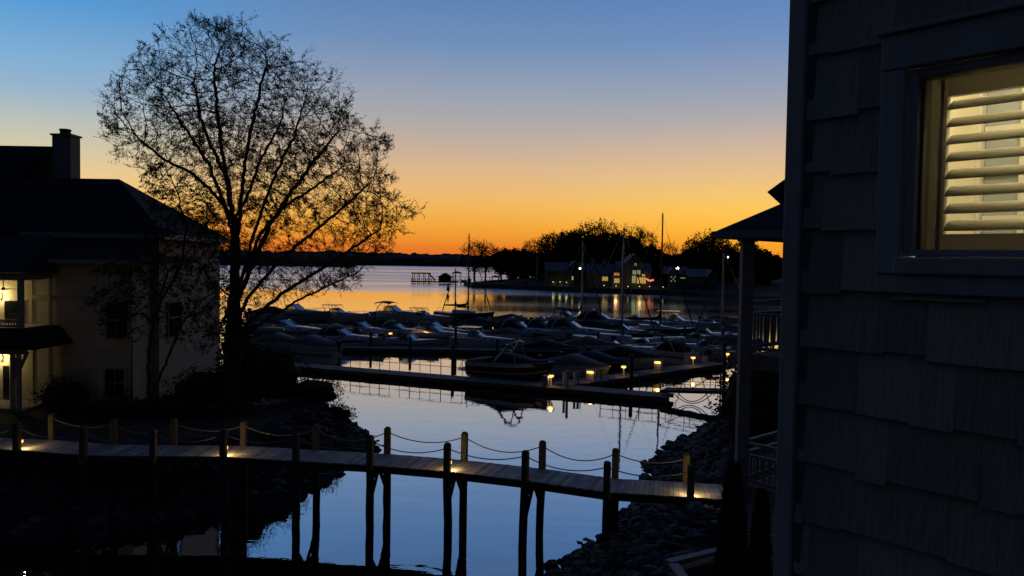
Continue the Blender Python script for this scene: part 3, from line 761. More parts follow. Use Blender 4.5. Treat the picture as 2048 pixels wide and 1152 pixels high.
hb(MB().beam((at(37, 735, py0).x, py0 + .03, at(37, 742, py0).z), (at(54, 702, py0).x, py0 + .03, at(54, 704, py0).z), .1, .12)).build('knee_brace', HTRIM, hx)
hb(MB().box((px1 - .05, py1 - .12, 3.4), (.12, .12, 2.6))).build('porch_post', HTRIM, hx)
rl = MB(); zr_ = at(20, 640, py0).z
rl.box(((px0 + px1) / 2, py0 + .05, zfl + .06), (px1 - px0, .06, .1)); rl.box(((px0 + px1) / 2, py0 + .05, zfl + .30), (px1 - px0, .07, .08))
for k in range(50): rl.box((px1 - .1 - k * .12, py0 + .05, zfl + .18), (.05, .03, .2))
hb(rl).build('balcony_rail', HTRIM, hx)
# porch back walls with dark doors, lamp fixtures
hb(MB().box(((px0 + xw0) / 2, py1 - .02, (zfl + zpE) / 2 - .15), (xw0 - px0 - .02, .04, zpE - zfl - .3))).build('porch_wall', CREAM, hx)
hb(MB().box(((px0 + xw0) / 2, py1 - .02, (2.15 + zfl) / 2 - .15), (xw0 - px0 - .02, .04, zfl - 2.5))).build('porch_wall', CREAM, hx)
def door(u0, u1, v0, v1):
    a, b = at(u0, v0, py1 - .06), at(u1, v1, py1 - .06)
    d = hb(MB().box(((a.x + b.x) / 2, py1 - .06, (a.z + b.z) / 2), (b.x - a.x, .03, a.z - b.z))).build('door', DARKGL, hx)
    f = MB(); w = .07
    for x in (a.x, b.x): f.box((x, py1 - .07, (a.z + b.z) / 2), (w, .05, a.z - b.z))
    f.box(((a.x + b.x) / 2, py1 - .07, a.z), (b.x - a.x + .13, .055, w)); hb(f).build('door_frame', CREAM, d)
door(8, 46, 600, 652); door(5, 22, 730, 812)
fan = MB(); fc = at(7, 578, 33.9)
fan.tube([(fc.x, fc.y, zpE - .35), (fc.x, fc.y, fc.z + .1)], .02, 5); fan.lathe([(.05, -.06), (.09, 0), (.06, .08)], 8, (fc.x, fc.y, fc.z))
for k in range(5):
    a = k * 1.2566 + .5; fan.beam((fc.x + .1 * math.cos(a), fc.y + .1 * math.sin(a), fc.z), (fc.x + .58 * math.cos(a), fc.y + .58 * math.sin(a), fc.z), .11, .02)
hb(fan).build('ceiling_fan', BLACK, hx)
for u, v, pw in ((1, 592, 7), (2, 716, 7)):
    p = at(u, v, py1 - .14)
    lo = hb(MB().lathe([(.04, -.14), (.07, -.12), (.02, -.10)], 8, p)).build('wall_lantern', BLACK, hx)
    hb(MB().lathe([(.03, -.1), (.055, -.06), (.055, .07), (.02, .1)], 8, p)).build('lantern_glow', BULB, lo, True)
    point_light('porch_light', (p.x, p.y - .22, p.z), pw * 3.6, (1, .76, .34), .08)

# ------------------------------------------------------------------ the shingled house at right with the lit window
dW = Vector((-1324 / 1500.0, 1.0, 0)).normalized()      # along the wall, away from us
nW = Vector((-dW.y, dW.x, 0))                            # out of the wall, towards us
if nW.dot(Vector((0, -1, 0))) < 0: nW = -nW
CW = at(1607, 560, 2.4); CW.z = 0
ne = thing('shingled_house', 'grey shingle-sided house close by with a white-trimmed window lit from inside', 'house', (CW.x, CW.y, 0))
def wl(u, v, off=0.0):                                   # pixel -> (t along the wall, z) on the plane off metres proud
    d = ray(u, v); base = CW + nW * off; s = (base - CAM).dot(nW) / d.dot(nW); p = CAM + d * s
    return -(p - CW).dot(dW), p.z
def WP(t, z, off=0.0): return -dW * t + nW * off + Vector((0, 0, z))
WM = Matrix((-dW, nW, Vector((0, 0, 1)))).transposed()
def wbox(mb, t0, t1, z0, z1, o0, o1): return mb.box(WP((t0 + t1) / 2, (z0 + z1) / 2, (o0 + o1) / 2), (t1 - t0, abs(o1 - o0), z1 - z0), M=WM)
ti0, zi1 = wl(1822, 140); _, zi0 = wl(1830, 512)
to0, _ = wl(1764, 330); _, zo1 = wl(1900, 52); _, zo0 = wl(1900, 590)
tw1 = ti0 + .86; to1 = tw1 + (ti0 - to0)
zi1 = wl(1900, 128)[1]
SH = MB()
zc = 6.4; k0 = 0; exposure = .183
zrow0 = wl(1626, 230)[1]
zrow = zrow0 - exposure * 16
while zrow < 11.2:
    t = .0 - random.random() * .12
    while t < 3.6:
        w = random.choice((.09, .12, .15, .19, .24)) ; dz = random.choice((0, 0, -.008, -.013, -.02, .008, -.005)); a, b = max(.003, t), t + w - .0008
        if b > a + .01:
            z0, z1 = zrow + dz, zrow + exposure + .02
            hit = not (b < to0 or a > to1 or z1 < zo0 or z0 > zo1)
            pieces = [(a, b, z0, z1)]
            if hit:
                pieces = []
                if a < to0: pieces.append((a, to0 + .01, z0, z1))
                if b > to1: pieces.append((to1 - .01, b, z0, z1))
                if z0 < zo0 < z1: pieces.append((max(a, to0), min(b, to1), z0, zo0 + .005))
                if z0 < zo1 < z1: pieces.append((max(a, to0), min(b, to1), zo1 - .005, z1))
            for (p, q, r, s) in pieces:
                if q - p < .008: continue
                f = (s - zrow) / exposure; o_b = .020 + random.uniform(-.002, .002)
                vs = [WP(p, r, o_b), WP(q, r, o_b), WP(q, s, .0045), WP(p, s, .0045), WP(p, r, 0), WP(q, r, 0), WP(q, s, 0), WP(p, s, 0)]
                SH.add(vs, [(0, 1, 2, 3), (0, 4, 5, 1), (1, 5, 6, 2), (2, 6, 7, 3), (3, 7, 4, 0)])
        t += w
    zrow += exposure
SH.build('shingle_siding', SIDING, ne)
wall = MB(); TI, TO = -.01, -.16
wbox(wall, .002, ti0 - .02, 1.5, 12, TO, TI); wbox(wall, tw1 + .02, 4.5, 1.5, 12, TO, TI)
wbox(wall, ti0 - .02, tw1 + .02, 1.5, zi0 - .02, TO, TI); wbox(wall, ti0 - .02, tw1 + .02, zi1 + .02, 12, TO, TI)
wall.build('wall', SIDING, ne)
low = MB(); wbox(low, .004, 4.4, 1.6, zrow0 - exposure * 16, -.009, .006); low.build('lower_siding', SIDING, ne)
side = MB(); side.beam(WP(-.02, 7, -.2), WP(-.02, 7, -6), .16, 10.5); side.build('side_wall', SIDING, ne)
# corner boards
tcl = wl(1564, 560, .03)[0]
cb = MB(); wbox(cb, tcl, -.002, 1.5, 12, -.13, .034); cb.build('corner_board', TRIM, ne, bevel=.004)
cb = MB(); wbox(cb, -.0015, .024, 1.5, 12, -.008, .016); cb.build('recess_strip', mat('recess_shade', (.16, .16, .17), .7, var=.2), ne)  # strip coloured dark to stand in for the shadowed recess beside the board
# window casing
cs = MB(); wbox(cs, to0, to1, zi1 + .004, zo1, -.005, .032); wbox(cs, to0, ti0 - .004, zo0 + .055, zi1 + .002, -.005, .029); wbox(cs, tw1 + .004, to1, zo0 + .055, zi1 + .002, -.005, .029)
wbox(cs, to0, to1, zo0, zo0 + .053, -.005, .026)
cas = cs.build('window_casing', TRIM, ne, bevel=.004)
dc = MB(); wbox(dc, to0 - .012, to1 + .012, zo1 + .001, zo1 + .014, -.004, .045); dc.build('drip_cap', TRIM, cas, bevel=.003)
ap = MB(); wbox(ap, ti0 - .02, tw1 + .02, zo0 + .054, zi0 - .004, -.005, .038); ap.build('sill', TRIM, cas, bevel=.006)
sa = MB(); s_w = .026
wbox(sa, ti0, ti0 + s_w, zi0, zi1, -.06, .012); wbox(sa, tw1 - s_w, tw1, zi0, zi1, -.06, .012); wbox(sa, ti0 + s_w, tw1 - s_w, zi0, zi0 + .018, -.06, .010); wbox(sa, ti0 + s_w, tw1 - s_w, zi1 - s_w, zi1, -.06, .010)
sash = sa.build('window_sash', TRIM, ne, bevel=.003)
gk = MB(); wbox(gk, ti0 + s_w, ti0 + s_w + .006, zi0 + .018, zi1 - s_w, -.03, -.016); gk.build('gasket', BLACK, sash)
gp_ = MB(); wbox(gp_, ti0 + s_w + .0005, tw1 - s_w - .0005, zi0 + .0185, zi1 - s_w - .0005, -.026, -.022); gp_.build('pane', CLEAR, sash)
# plantation shutter inside
SHUT = mat('shutter_paint', (.78, .76, .68), .45, var=.04)
_n = SHUT.node_tree; _b = _n.nodes['Principled BSDF']; _o = _n.nodes['Material Output']; _t = _n.nodes.new('ShaderNodeBsdfTranslucent'); _t.inputs['Color'].default_value = (.8, .76, .66, 1)
_m = _n.nodes.new('ShaderNodeMixShader'); _m.inputs['Fac'].default_value = .20; _n.links.new(_b.outputs[0], _m.inputs[1]); _n.links.new(_t.outputs[0], _m.inputs[2]); _n.links.new(_m.outputs[0], _o.inputs['Surface'])  # translucency added so the painted frame glows from the room side
sf = MB(); so0, so1 = -.125, -.095; a0 = ti0 + .012
zt_ = wl(1930, 190, -.11)[1]; zbt = wl(1930, 468, -.11)[1]; tl = wl(1894, 330, -.11)[0]
wbox(sf, a0, tl, zi0 - .03, zi1 + .03, so0, so1); wbox(sf, tl, tw1, zt_, zi1 + .03, so0 + .001, so1 - .001); wbox(sf, tl, tw1, zi0 - .03, zbt, so0 + .001, so1 - .001); wbox(sf, tw1 - .05, tw1, zbt, zt_, so0, so1)
shut = sf.build('plantation_shutter', SHUT, ne, bevel=.003)
jb = MB(); wbox(jb, a0 - .006, a0 + .012, zi0 - .03, zi1 + .03, -.094, -.061); wbox(jb, tl - .016, tl - .006, zi0, zi1, -.0945, -.088); jb.build('shutter_jamb', SHUT, shut)
nl = 8; pitch = (zt_ - zbt) / nl
for k in range(nl):
    zc_ = zbt + (k + .5) * pitch; mbL = MB(); secs = []
    for t in (tl + .004, tw1 - .054):
        sec = []
        for q in range(12):
            w = 2 * math.pi * q / 12; x, y = .031 * math.cos(w), .0052 * math.sin(w)
            ca, sa_ = math.cos(R(-33)), math.sin(R(-33)); sec.append(WP(t, zc_ + x * sa_ + y * ca, -.110 + x * ca - y * sa_))
        secs.append(sec)
    mbL.loft(secs, True); mbL.build('louver', SHUT, shut, True)
# the room behind: walls, floor, ceiling, another shuttered window on its far side
rm = MB(); T0, T1, D0, D1 = ti0 - .12, 3.2, -.17, -1.9
wbox(rm, T0, T1, zi0 - 1.2, zi0 - 1.1, D1, D0); wbox(rm, T0, T1, zi1 + .45, zi1 + .55, D1, D0); wbox(rm, T0 - .1, T0, zi0 - 1.2, zi1 + .55, D1, D0); wbox(rm, T1, T1 + .1, zi0 - 1.2, zi1 + .55, D1, D0); wbox(rm, T0, T1, zi0 - 1.2, zi1 + .55, D1 - .1, D1)
rm.build('room', CREAM, ne)
fr = MB(); tA = wl(1936, 330, -1.0)[0]; tB = wl(1968, 330, -1.0)[0]
wbox(fr, tA, tB, zi0 - 1.1, zi1 + .4, -1.05, -.95); fr.build('door_casing', SHUT, ne, bevel=.004)
ip = MB(); wbox(ip, tB + .002, T1 - .3, zi0 - 1.1, zi1 + .4, -1.02, -1.0); ipo = ip.build('interior_door', mat('grey_door', (.30, .33, .36), .4, var=.05), ne)
mu = MB()
for k in range(6): wbox(mu, tB + .003, T1 - .3, zi0 - .02 + k * .17, zi0 + .0 + k * .17, -.998, -.985)
for k in range(5): wbox(mu, tB + .12 + k * .2, tB + .14 + k * .2, zi0 - 1, zi1 + .4, -.999, -.984)
mu.build('door_muntins', SHUT, ipo)
point_light('room_light', CW * 1.0 + WP(ti0 + .40, zi1 + .30, -.42), 18.0, (1.0, .84, .47), .10)
point_light('room_light', CW * 1.0 + WP(ti0 + .9, zi0 - .3, -1.0), 13.0, (1.0, .84, .50), .12)

# ------------------------------------------------------------------ neighbouring porch tower (column, balconies, roof)
PY = 14.0
pb = thing('porch_tower', 'dark two-storey balcony tower with a square column beside the shingled house', 'balcony', (4.6, PY, 2.5))
PB0 = Vector((4.6, PY, 2.5))
def pr(mb): return rel(mb, PB0)
E1, E2 = -dW, -nW                                       # one side comes towards us, the other runs away behind
c0, c1 = at(1479, 640, PY).x, at(1503, 640, PY).x; K0 = Vector(((c0 + c1) / 2, PY, 0)); KW = .19
zt1 = at(1490, 472, PY).z; aK = math.atan2(E1.y, E1.x)
def up_(z): return Vector((0, 0, z))
def KP(a, b, z): return K0 + E1 * a + E2 * b + up_(z)
mb = MB(); mb.box(K0 + up_((zt1 + 1.5) / 2), (KW + .03, KW, zt1 - 1.5), 0); pr(mb).build('column', DTRIM, pb, bevel=.01)
mb = MB(); mb.box(K0 + up_(zt1 - .06), (KW + .11, KW + .09, .1), 0); pr(mb).build('capital', DTRIM, pb, bevel=.01)
ez0 = at(1443, 461, 13.7).z
so = .42; S4 = 4.2
cs4 = [KP(-so, -so, ez0), KP(S4, -so, ez0), KP(S4, S4, ez0), KP(-so, S4, ez0)]; apx = KP((S4 - so) / 2, (S4 - so) / 2, ez0 + 1.45)
mb = MB(); mb.add([tuple(p) for p in cs4] + [tuple(apx)] + [tuple(p - up_(.1)) for p in cs4], [(0, 1, 4), (1, 2, 4), (2, 3, 4), (3, 0, 4), (0, 5, 6, 1), (3, 8, 5, 0), (5, 8, 7, 6), (1, 6, 7, 2), (2, 7, 8, 3)])
pr(mb).build('roof', ROOF, pb)
mb = MB(); mb.beam(KP(-so, -so - .05, ez0 - .07), KP(S4, -so - .05, ez0 - .07), .09, .13); mb.beam(KP(-so - .05, -so, ez0 - .07), KP(-so - .05, S4, ez0 - .07), .09, .13); pr(mb).build('gutter', DTRIM, pb)
zbm = (zt1 + ez0 - .1) / 2; hbm = ez0 - .102 - zt1
mb = MB(); mb.beam(KP(-.09, 0, zbm), KP(S4 - .3, 0, zbm), .18, hbm); pr(mb).build('beam', DTRIM, pb)
mb = MB(); mb.beam(KP(0, .092, zbm), KP(0, S4 - .3, zbm), .176, hbm); pr(mb).build('beam', DTRIM, pb)
# the eave of the main roof showing above it
u0 = at(1534, 384, 18.0); mb = MB(); a = [u0, u0 + E2 * 3 + up_(.02), u0 + E1 * 1.2 + E2 * 1.2 + up_(1.3), u0 + E1 * 1.2 + E2 * 4.2 + up_(1.3)]
lo = [u0 + E1 * .25 + E2 * .25 - up_(.32), u0 + E1 * .25 + E2 * 3.2 - up_(.32), u0 + E1 * 1.2 + E2 * 1.2 - up_(.32), u0 + E1 * 1.2 + E2 * 4.2 - up_(.32)]
mb.add(a + lo, [(0, 1, 3, 2), (0, 4, 5, 1), (0, 2, 6, 4), (1, 5, 7, 3), (4, 6, 7, 5)]); pr(mb).build('upper_eave', ROOF, pb)
mb = MB(); q = [u0 + E1 * .6 + E2 * .6, u0 + E1 * 3.5 + E2 * .6, u0 + E1 * 3.5 + E2 * 3.2, u0 + E1 * .6 + E2 * 3.2]
mb.add([(p.x, p.y, u0.z - .33) for p in q] + [(p.x, p.y, 1.4) for p in q], [(0, 1, 2, 3), (0, 4, 5, 1), (1, 5, 6, 2), (2, 6, 7, 3), (3, 7, 4, 0)]); pr(mb).build('wall', SIDING, pb)
mb = MB(); q = [KP(2.0, 1.6, 0), KP(5, 1.6, 0), KP(5, 5, 0), KP(2.0, 5, 0)]
mb.add([(p.x, p.y, ez0 - .12) for p in q] + [(p.x, p.y, 1.4) for p in q], [(0, 1, 2, 3), (0, 4, 5, 1), (1, 5, 6, 2), (2, 6, 7, 3), (3, 7, 4, 0)]); pr(mb).build('wall', SIDING, pb)
def balcony(zf, ztop):
    m_ = MB(); q = [KP(.1, .1, 0), KP(S4 - .4, .1, 0), KP(S4 - .4, S4 - .4, 0), KP(.1, S4 - .4, 0)]
    m_.add([tuple(p + up_(zf - .03)) for p in q] + [tuple(p + up_(zf - .30)) for p in q], [(0, 1, 2, 3), (7, 6, 5, 4), (0, 4, 5, 1), (1, 5, 6, 2), (2, 6, 7, 3), (3, 7, 4, 0)]); pr(m_).build('balcony_deck', DOCKD, pb)
    fb_ = MB(); fb_.beam(KP(.1, .07, zf - .165), KP(S4 - .4, .07, zf - .165), .05, .29); fb_.beam(KP(.07, .1, zf - .165), KP(.07, S4 - .4, zf - .165), .05, .29); pr(fb_).build('rim_board', DTRIM, pb)
    r = MB()
    for z, h in ((ztop, .05), (ztop - .22, .05), (zf + .1, .06)):
        r.beam(KP(.1, 0, z), KP(S4 - .4, 0, z), .09, h); r.beam(KP(0, .1, z), KP(0, S4 - .4, z), .09, h)
    ro = pr(r).build('rail', DTRIM, pb); k = .2
    while k < S4 - .4:
        for p in (KP(k, 0, 0), KP(0, k, 0)):
            mm = MB(); mm.box(p + up_((zf + .13 + ztop - .245) / 2), (.032, .032, ztop - .245 - zf - .13), aK); pr(mm).build('baluster', DTRIM, ro)
        k += .125
balcony(at(1500, 705, PY).z, at(1500, 604, PY).z)
balcony(at(1500, 968, PY).z, at(1496, 884, PY).z)

for x, y, w_, h_, lab in ((9.6, 29.5, 1.5, 3.4, 'dark rounded evergreen on the right bank seen past the balcony column'), (12.4, 34.0, 1.9, 3.8, 'second dark evergreen on the right bank, largely hidden by the shingled house')):
    shrub(lab, (x, y, hR(x, y) - .1), w_, w_, h_, 2600, .16, .08, name='evergreen_bush', cat='bush')
# cypress shrubs, low wall, path
for u, vt, Y, r_, lab in ((1468, 932, 12.6, .30, 'tall dark conical evergreen in front of the balcony column'), (1524, 985, 11.6, .20, 'shorter dark conical evergreen between the column shrub and the shingled house')):
    p = at(u, vt, Y); zb0 = 1.6; h = p.z - zb0
    t = thing('conifer', lab, 'evergreen', (p.x, p.y, zb0), 0, 'conical evergreens by the porch')
    f = MB()
    for _ in range(5200):
        q = random.random() ** .75; a = random.random() * 6.28
        rr = r_ * (1.25 * (1 - q) ** .55 + .03) * (1 + .22 * noise.noise((a * 1.2, q * 9, u)))
        rr *= .75 + .3 * random.random()
        c = Vector((rr * math.cos(a), rr * math.sin(a), q * h)); d = Vector((math.cos(a) * .6, math.sin(a) * .6, .8 + random.gauss(0, .3))).normalized(); s = d.orthogonal().normalized() * .016
        f.add([c, c + d * .05 + s, c + d * .1, c + d * .05 - s], [(0, 1, 2, 3)])
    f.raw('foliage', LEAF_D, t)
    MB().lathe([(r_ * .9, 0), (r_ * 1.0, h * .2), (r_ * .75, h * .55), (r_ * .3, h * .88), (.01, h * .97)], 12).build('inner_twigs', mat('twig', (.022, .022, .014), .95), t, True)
zw = 3.1
A, Bp, Cp = gp(1337, 1124, zw), gp(1440, 1100, zw), gp(1382, 1185, zw)
w = thing('retaining_wall', 'low dark landscape wall with a pale angled coping below the bank', 'wall', (A.x, A.y, 1.5))
a3 = Vector((A.x, A.y, 1.5))
body = MB().beam(A + Vector((.08, -.02, -1.2)), Bp + Vector((0, 0, -1.2)), .2, 2.1); body.beam(A + Vector((.08, -.14, -1.2)), Cp + Vector((0, 0, -1.2)), .2, 2.1)
rel(body, a3).build('wall_body', POSTW, w)
cp = MB(); dA, dB = (Bp - A).normalized(), (Cp - A).normalized()
cp.beam(A - dA * .02, Bp, .18, .06); rel(cp, a3).build('coping', DTRIM, w, bevel=.005)
cp = MB(); cp.beam(A + dB * .115 + Vector((.06, 0, 0)), Cp + Vector((.06, 0, 0)), .2, .06); rel(cp, a3).build('coping', DTRIM, w, bevel=.005)
pm = MB(); e0, e1 = NE[-1], FE[-1]
q0, q1 = gp(1462, 938, 2.35), gp(1480, 925, 2.35)
pm.add([e0 + Vector((.05, 0, -.03)), e1 + Vector((.05, 0, -.03)), q1 + Vector((.2, .5, 0)), q0, q0 + Vector((2, .6, .1)), q1 + Vector((2, 1.3, .1))], [(0, 3, 2, 1), (3, 4, 5, 2)])
pm.v += [(x, y, z - .9) for x, y, z in pm.v]; pm.f += [(0, 6, 9, 3), (1, 2, 8, 7), (0, 1, 7, 6), (3, 9, 10, 4), (2, 5, 11, 8)]
struct(pm.build('path', PATHM))
# ------------------------------------------------------------------ boats
def half(t, B, full=.45, p=2.3):
    b = B / 2
    if t < .3: return b * (.90 + .10 * t / .3)
    if t <= full: return b
    q = (t - full) / (1 - full); return b * max(.015, (1 - q ** p))
def sheer(t, fb): return fb * (1 + .30 * t * t)
TS = [0, .12, .25, .4, .52, .62, .72, .81, .89, .95, 1.0]
def hull_mb(L, B, fb, draft=.3, z0=-9, z1=9):
    secs = []
    for t in TS:
        b, s = half(t, B), sheer(t, fb); x = -L / 2 + L * t; q = max(0, (t - .55) / .45)
        kz = -draft * (1 - q ** 2.5) + (s * .55) * q ** 5; cz = .06 + .45 * fb * q ** 2.2; cb = b * (.86 - .28 * q)
        rk = L * .07 * q ** 2
        mid = (b * .97, cz + (s - cz) * .55)
        secs.append([(x, b, s), (x - rk * .3, mid[0], mid[1]), (x - rk * .7, cb, cz), (x - rk, 0, kz), (x - rk * .7, -cb, cz), (x - rk * .3, -mid[0], mid[1]), (x, -b, s)])
    return MB().loft(secs)
def band_mb(L, B, fb, fa, fb_, out=.006):
    mb = MB()
    for sgn in (1, -1):
        secs = []
        for t in TS[:-1]:
            b, s = half(t, B), sheer(t, fb); x = -L / 2 + L * t; q = max(0, (t - .55) / .45); cz = .06 + .45 * fb * q ** 2.2
            rk = L * .07 * q ** 2 * .3
            y = lambda f: (b * .97 + (b - b * .97) * max(0, (f - .55) / .45) if f > .55 else b * (.86 - .28 * q) + (b * .97 - b * (.86 - .28 * q)) * f / .55) + out
            secs.append([(x - rk, sgn * y(fb_), cz + (s - cz) * fb_), (x - rk, sgn * y(fa), cz + (s - cz) * fa)])
        mb.loft(secs, caps=False)
    return mb
def deck_mb(L, B, fb, t0=0.0, camber=.08, drop=.02):
    secs = []
    for t in [t0 + (1 - t0) * k / 9 for k in range(10)]:
        b, s = half(t, B) * .97, sheer(t, fb) - drop; x = -L / 2 + L * t * .995
        secs.append([(x, b, s), (x, b * .5, s + camber * .8), (x, 0, s + camber), (x, -b * .5, s + camber * .8), (x, -b, s)])
    return MB().loft(secs, caps=False)
def trunk_mb(L, B, fb, ta, tb, h, wf=.62, slope=1.6):
    secs = []
    for k in range(9):
        q = k / 8; t = ta + (tb - ta) * q; b = half(t, B) * wf; s = sheer(t, fb) - .03; x = -L / 2 + L * t; hh = h * (1 - q ** slope) + .03
        secs.append([(x, b, s), (x, b * .9, s + hh * .8), (x, b * .6, s + hh), (x, 0, s + hh * 1.06), (x, -b * .6, s + hh), (x, -b * .9, s + hh * .8), (x, -b, s)])
    return MB().loft(secs)
def rubrail(L, B, fb, r=.03):
    mb = MB(); P = [(-L / 2 + L * t, half(t, B) + .01, sheer(t, fb)) for t in TS]
    mb.tube(P, r, 5); mb.tube([(x, -y, z) for x, y, z in P], r, 5); return mb
def bowrail(L, B, fb, ta=.5, h=.45):
    mb = MB(); P = []
    for k in range(9):
        t = ta + (.985 - ta) * k / 8; P.append((-L / 2 + L * t, half(t, B) * .93, sheer(t, fb) + h * min(1, .3 + k / 3)))
    full = P + [(x, -y, z) for x, y, z in reversed(P)]
    mb.tube(full, .018, 4)
    for i in range(0, len(full), 2):
        x, y, z = full[i]; t = (x + L / 2) / L; mb.tube([(x, y, sheer(t, fb)), (x, y, z)], .014, 4)
    return mb
def windscreen(x0, x1, w0, w1, z0, z1):
    g = MB(); f = MB()
    a = [(x1, 0, z0), (x1 - .1 * (x1 - x0), w0 * .65, z0), (x0 + .35 * (x1 - x0), w0, z0), (x0 - .9, w0 * 1.02, z0)]
    dx = (x1 - x0)
    b = [(x0, 0, z1), (x0 - .1 * dx, w1 * .65, z1), (x0 - .35 * dx, w1, z1 - .02), (x0 - .9, w1 * 1.02, z1 - .12)]
    for sg in (1, -1):
        aa = [(x, y * sg, z) for x, y, z in a]; bb = [(x, y * sg, z) for x, y, z in b]
        for i in range(3): g.add([aa[i], aa[i + 1], bb[i + 1], bb[i]], [(0, 1, 2, 3)])
        f.tube(bb, .028, 5); f.tube(aa, .022, 5)
        for i in (1, 2, 3): f.tube([aa[i], bb[i]], .026, 4)
    return g, f
def canvas(secs3):      # list of (x, halfwidth, zlow, ztop)
    secs = []
    for x, w, zl, zt in secs3: secs.append([(x, w, zl), (x, w * .97, zl + (zt - zl) * .6), (x, w * .72, zt - (zt - zl) * .06), (x, 0, zt), (x, -w * .72, zt - (zt - zl) * .06), (x, -w * .97, zl + (zt - zl) * .6), (x, -w, zl)])
    return MB().loft(secs)

def cruiser(name, label, L, B, fb, hullm, top, canvm, group, cat='boat', stripe=None):
    t = thing(name, label, cat, (0, 0, 0), 0, group)
    hull_mb(L, B, fb, .35).build('hull', hullm, t); deck_mb(L, B, fb).build('deck', GEL, t)
    if stripe: band_mb(L, B, fb, .62, .80).raw('hull_stripe', stripe, t)
    h = .42; trunk_mb(L, B, fb, .40, .90, h, .74).build('cabin', GEL, t, True)
    rubrail(L, B, fb).build('rub_rail', GELG, t); bowrail(L, B, fb).build('bow_rail', STEEL, t)
    x0 = -L / 2 + L * .38; s = sheer(.42, fb); g, f = windscreen(x0 - .1, x0 + L * .12, B * .40, B * .35, s + h * .75, s + h + .62)
    wf = f.build('windscreen_frame', STEEL, t); g.raw('windscreen_glass', TINT, wf)
    pl = MB().box((-L / 2 - .3, 0, .22), (.7, B * .8, .08)); pl.build('swim_platform', GELG, t)
    co = MB(); 
    for sg in (1, -1): co.box((-L / 2 + L * .2, sg * B * .43, fb + .12), (L * .4, .14, .34))
    co.box((-L / 2 + .12, 0, fb + .1), (.2, B * .82, .3)); co.build('cockpit_coaming', GEL, t)
    zt = s + h + .62; xs = -L / 2
    if top == 'canvas':
        canvas([(x0 - .15, B * .37, s + .35, zt + .03), (x0 - L * .12, B * .42, fb + .25, zt + .30), (xs + L * .12, B * .42, fb + .25, zt + .18), (xs + .15, B * .40, fb + .22, fb + .75)]).build('camper_canvas', canvm, t)
    if top in ('bimini', 'canvas'):
        ar = MB()
        for sg in (1, -1): ar.tube([(xs + L * .12, sg * B * .46, fb + .2), (xs + L * .17, sg * B * .44, fb + 1.0), (xs + L * .22, sg * B * .36, zt + .38)], .05, 5)
        ar.tube([(xs + L * .22, B * .36, zt + .38), (xs + L * .225, 0, zt + .45), (xs + L * .22, -B * .36, zt + .38)], .05, 5)
        ar.build('radar_arch', GEL, t)
    if top == 'bimini':
        secs = []
        for k in range(6):
            q = k / 5; x = x0 - .1 - q * L * .28; z = zt + .35 + .16 * math.sin(q * math.pi)
            secs.append([(x, B * .42, z - .12), (x, B * .25, z), (x, 0, z + .05), (x, -B * .25, z), (x, -B * .42, z - .12)])
        top_ = MB().loft(secs, caps=False); lo = len(top_.v); top_.v += [(x, y, z - .04) for x, y, z in top_.v[:lo]]; top_.f += [tuple(i + lo for i in reversed(f)) for f in top_.f[:]]
        bo = top_.build('bimini_top', canvm, t)
        bf = MB()
        for x in (x0 - .1, x0 - .1 - L * .14, x0 - .1 - L * .28):
            for sg in (1, -1): bf.tube([(x0 - L * .13, sg * B * .44, fb + .25), (x, sg * B * .42, zt + .25)], .018, 4)
        bf.build('bimini_frame', STEEL, bo)
    if top == 'hardtop':
        MB().prism([(x0 + .25, B * .30), (x0 + .05, B * .40), (x0 - L * .26, B * .40), (x0 - L * .28, B * .3), (x0 - L * .28, -B * .3), (x0 - L * .26, -B * .40), (x0 + .05, -B * .40), (x0 + .25, -B * .30)], zt + .42, zt + .52).build('hardtop', GEL, t, bevel=.03)
        pf = MB()
        for sg in (1, -1):
            pf.tube([(x0 + .3, sg * B * .34, s + h + .55), (x0 + .0, sg * B * .36, zt + .44)], .04, 5); pf.tube([(x0 - L * .16, sg * B * .44, fb + .2), (x0 - L * .24, sg * B * .38, zt + .44)], .05, 5); pf.tube([(x0 - L * .08, sg * B * .43, fb + .3), (x0 - L * .12, sg * B * .38, zt + .44)], .03, 5)
        pf.tube([(x0 - L * .2, 0, zt + .5), (x0 - L * .22, 0, zt + 1.3)], .015, 4); pf.build('hardtop_legs', STEEL, t)
    for sg in (1, -1):
        for k in (.52, .62):
            b = half(k, B) * .74; x = -L / 2 + L * k; MB().box((x, sg * b * .965, sheer(k, fb) + .18), (.5, .03, .11)).build('porthole', DARKGL, t)
    return t
def covered(name, label, L, B, fb, hullm, canvm, group):
    t = thing(name, label, 'boat', (0, 0, 0), 0, group)
    hull_mb(L, B, fb, .3).build('hull', hullm, t); band_mb(L, B, fb, .7, .85).raw('hull_stripe', GELG, t); rubrail(L, B, fb).build('rub_rail', STEEL, t)
    deck_mb(L, B, fb).build('deck', GEL, t)
    xs = -L / 2
    canvas([(xs + .05, B * .42, fb - .05, fb + .16), (xs + L * .22, B * .49, fb - .05, fb + .52), (xs + L * .44, B * .5, fb - .03, fb + .92), (xs + L * .58, B * .46, fb, fb + .70), (xs + L * .80, half(.8, B) * .95, sheer(.8, fb) - .03, sheer(.8, fb) + .26), (xs + L * .97, .1, sheer(.97, fb), sheer(.97, fb) + .08)]).build('mooring_cover', canvm, t, True)
    ob = MB().box((xs - .28, 0, fb + .25), (.42, .34, .55)); ob.box((xs - .3, 0, fb - .25), (.2, .14, .7)); ob.build('outboard', BLACK, t, bevel=.05)
    return t
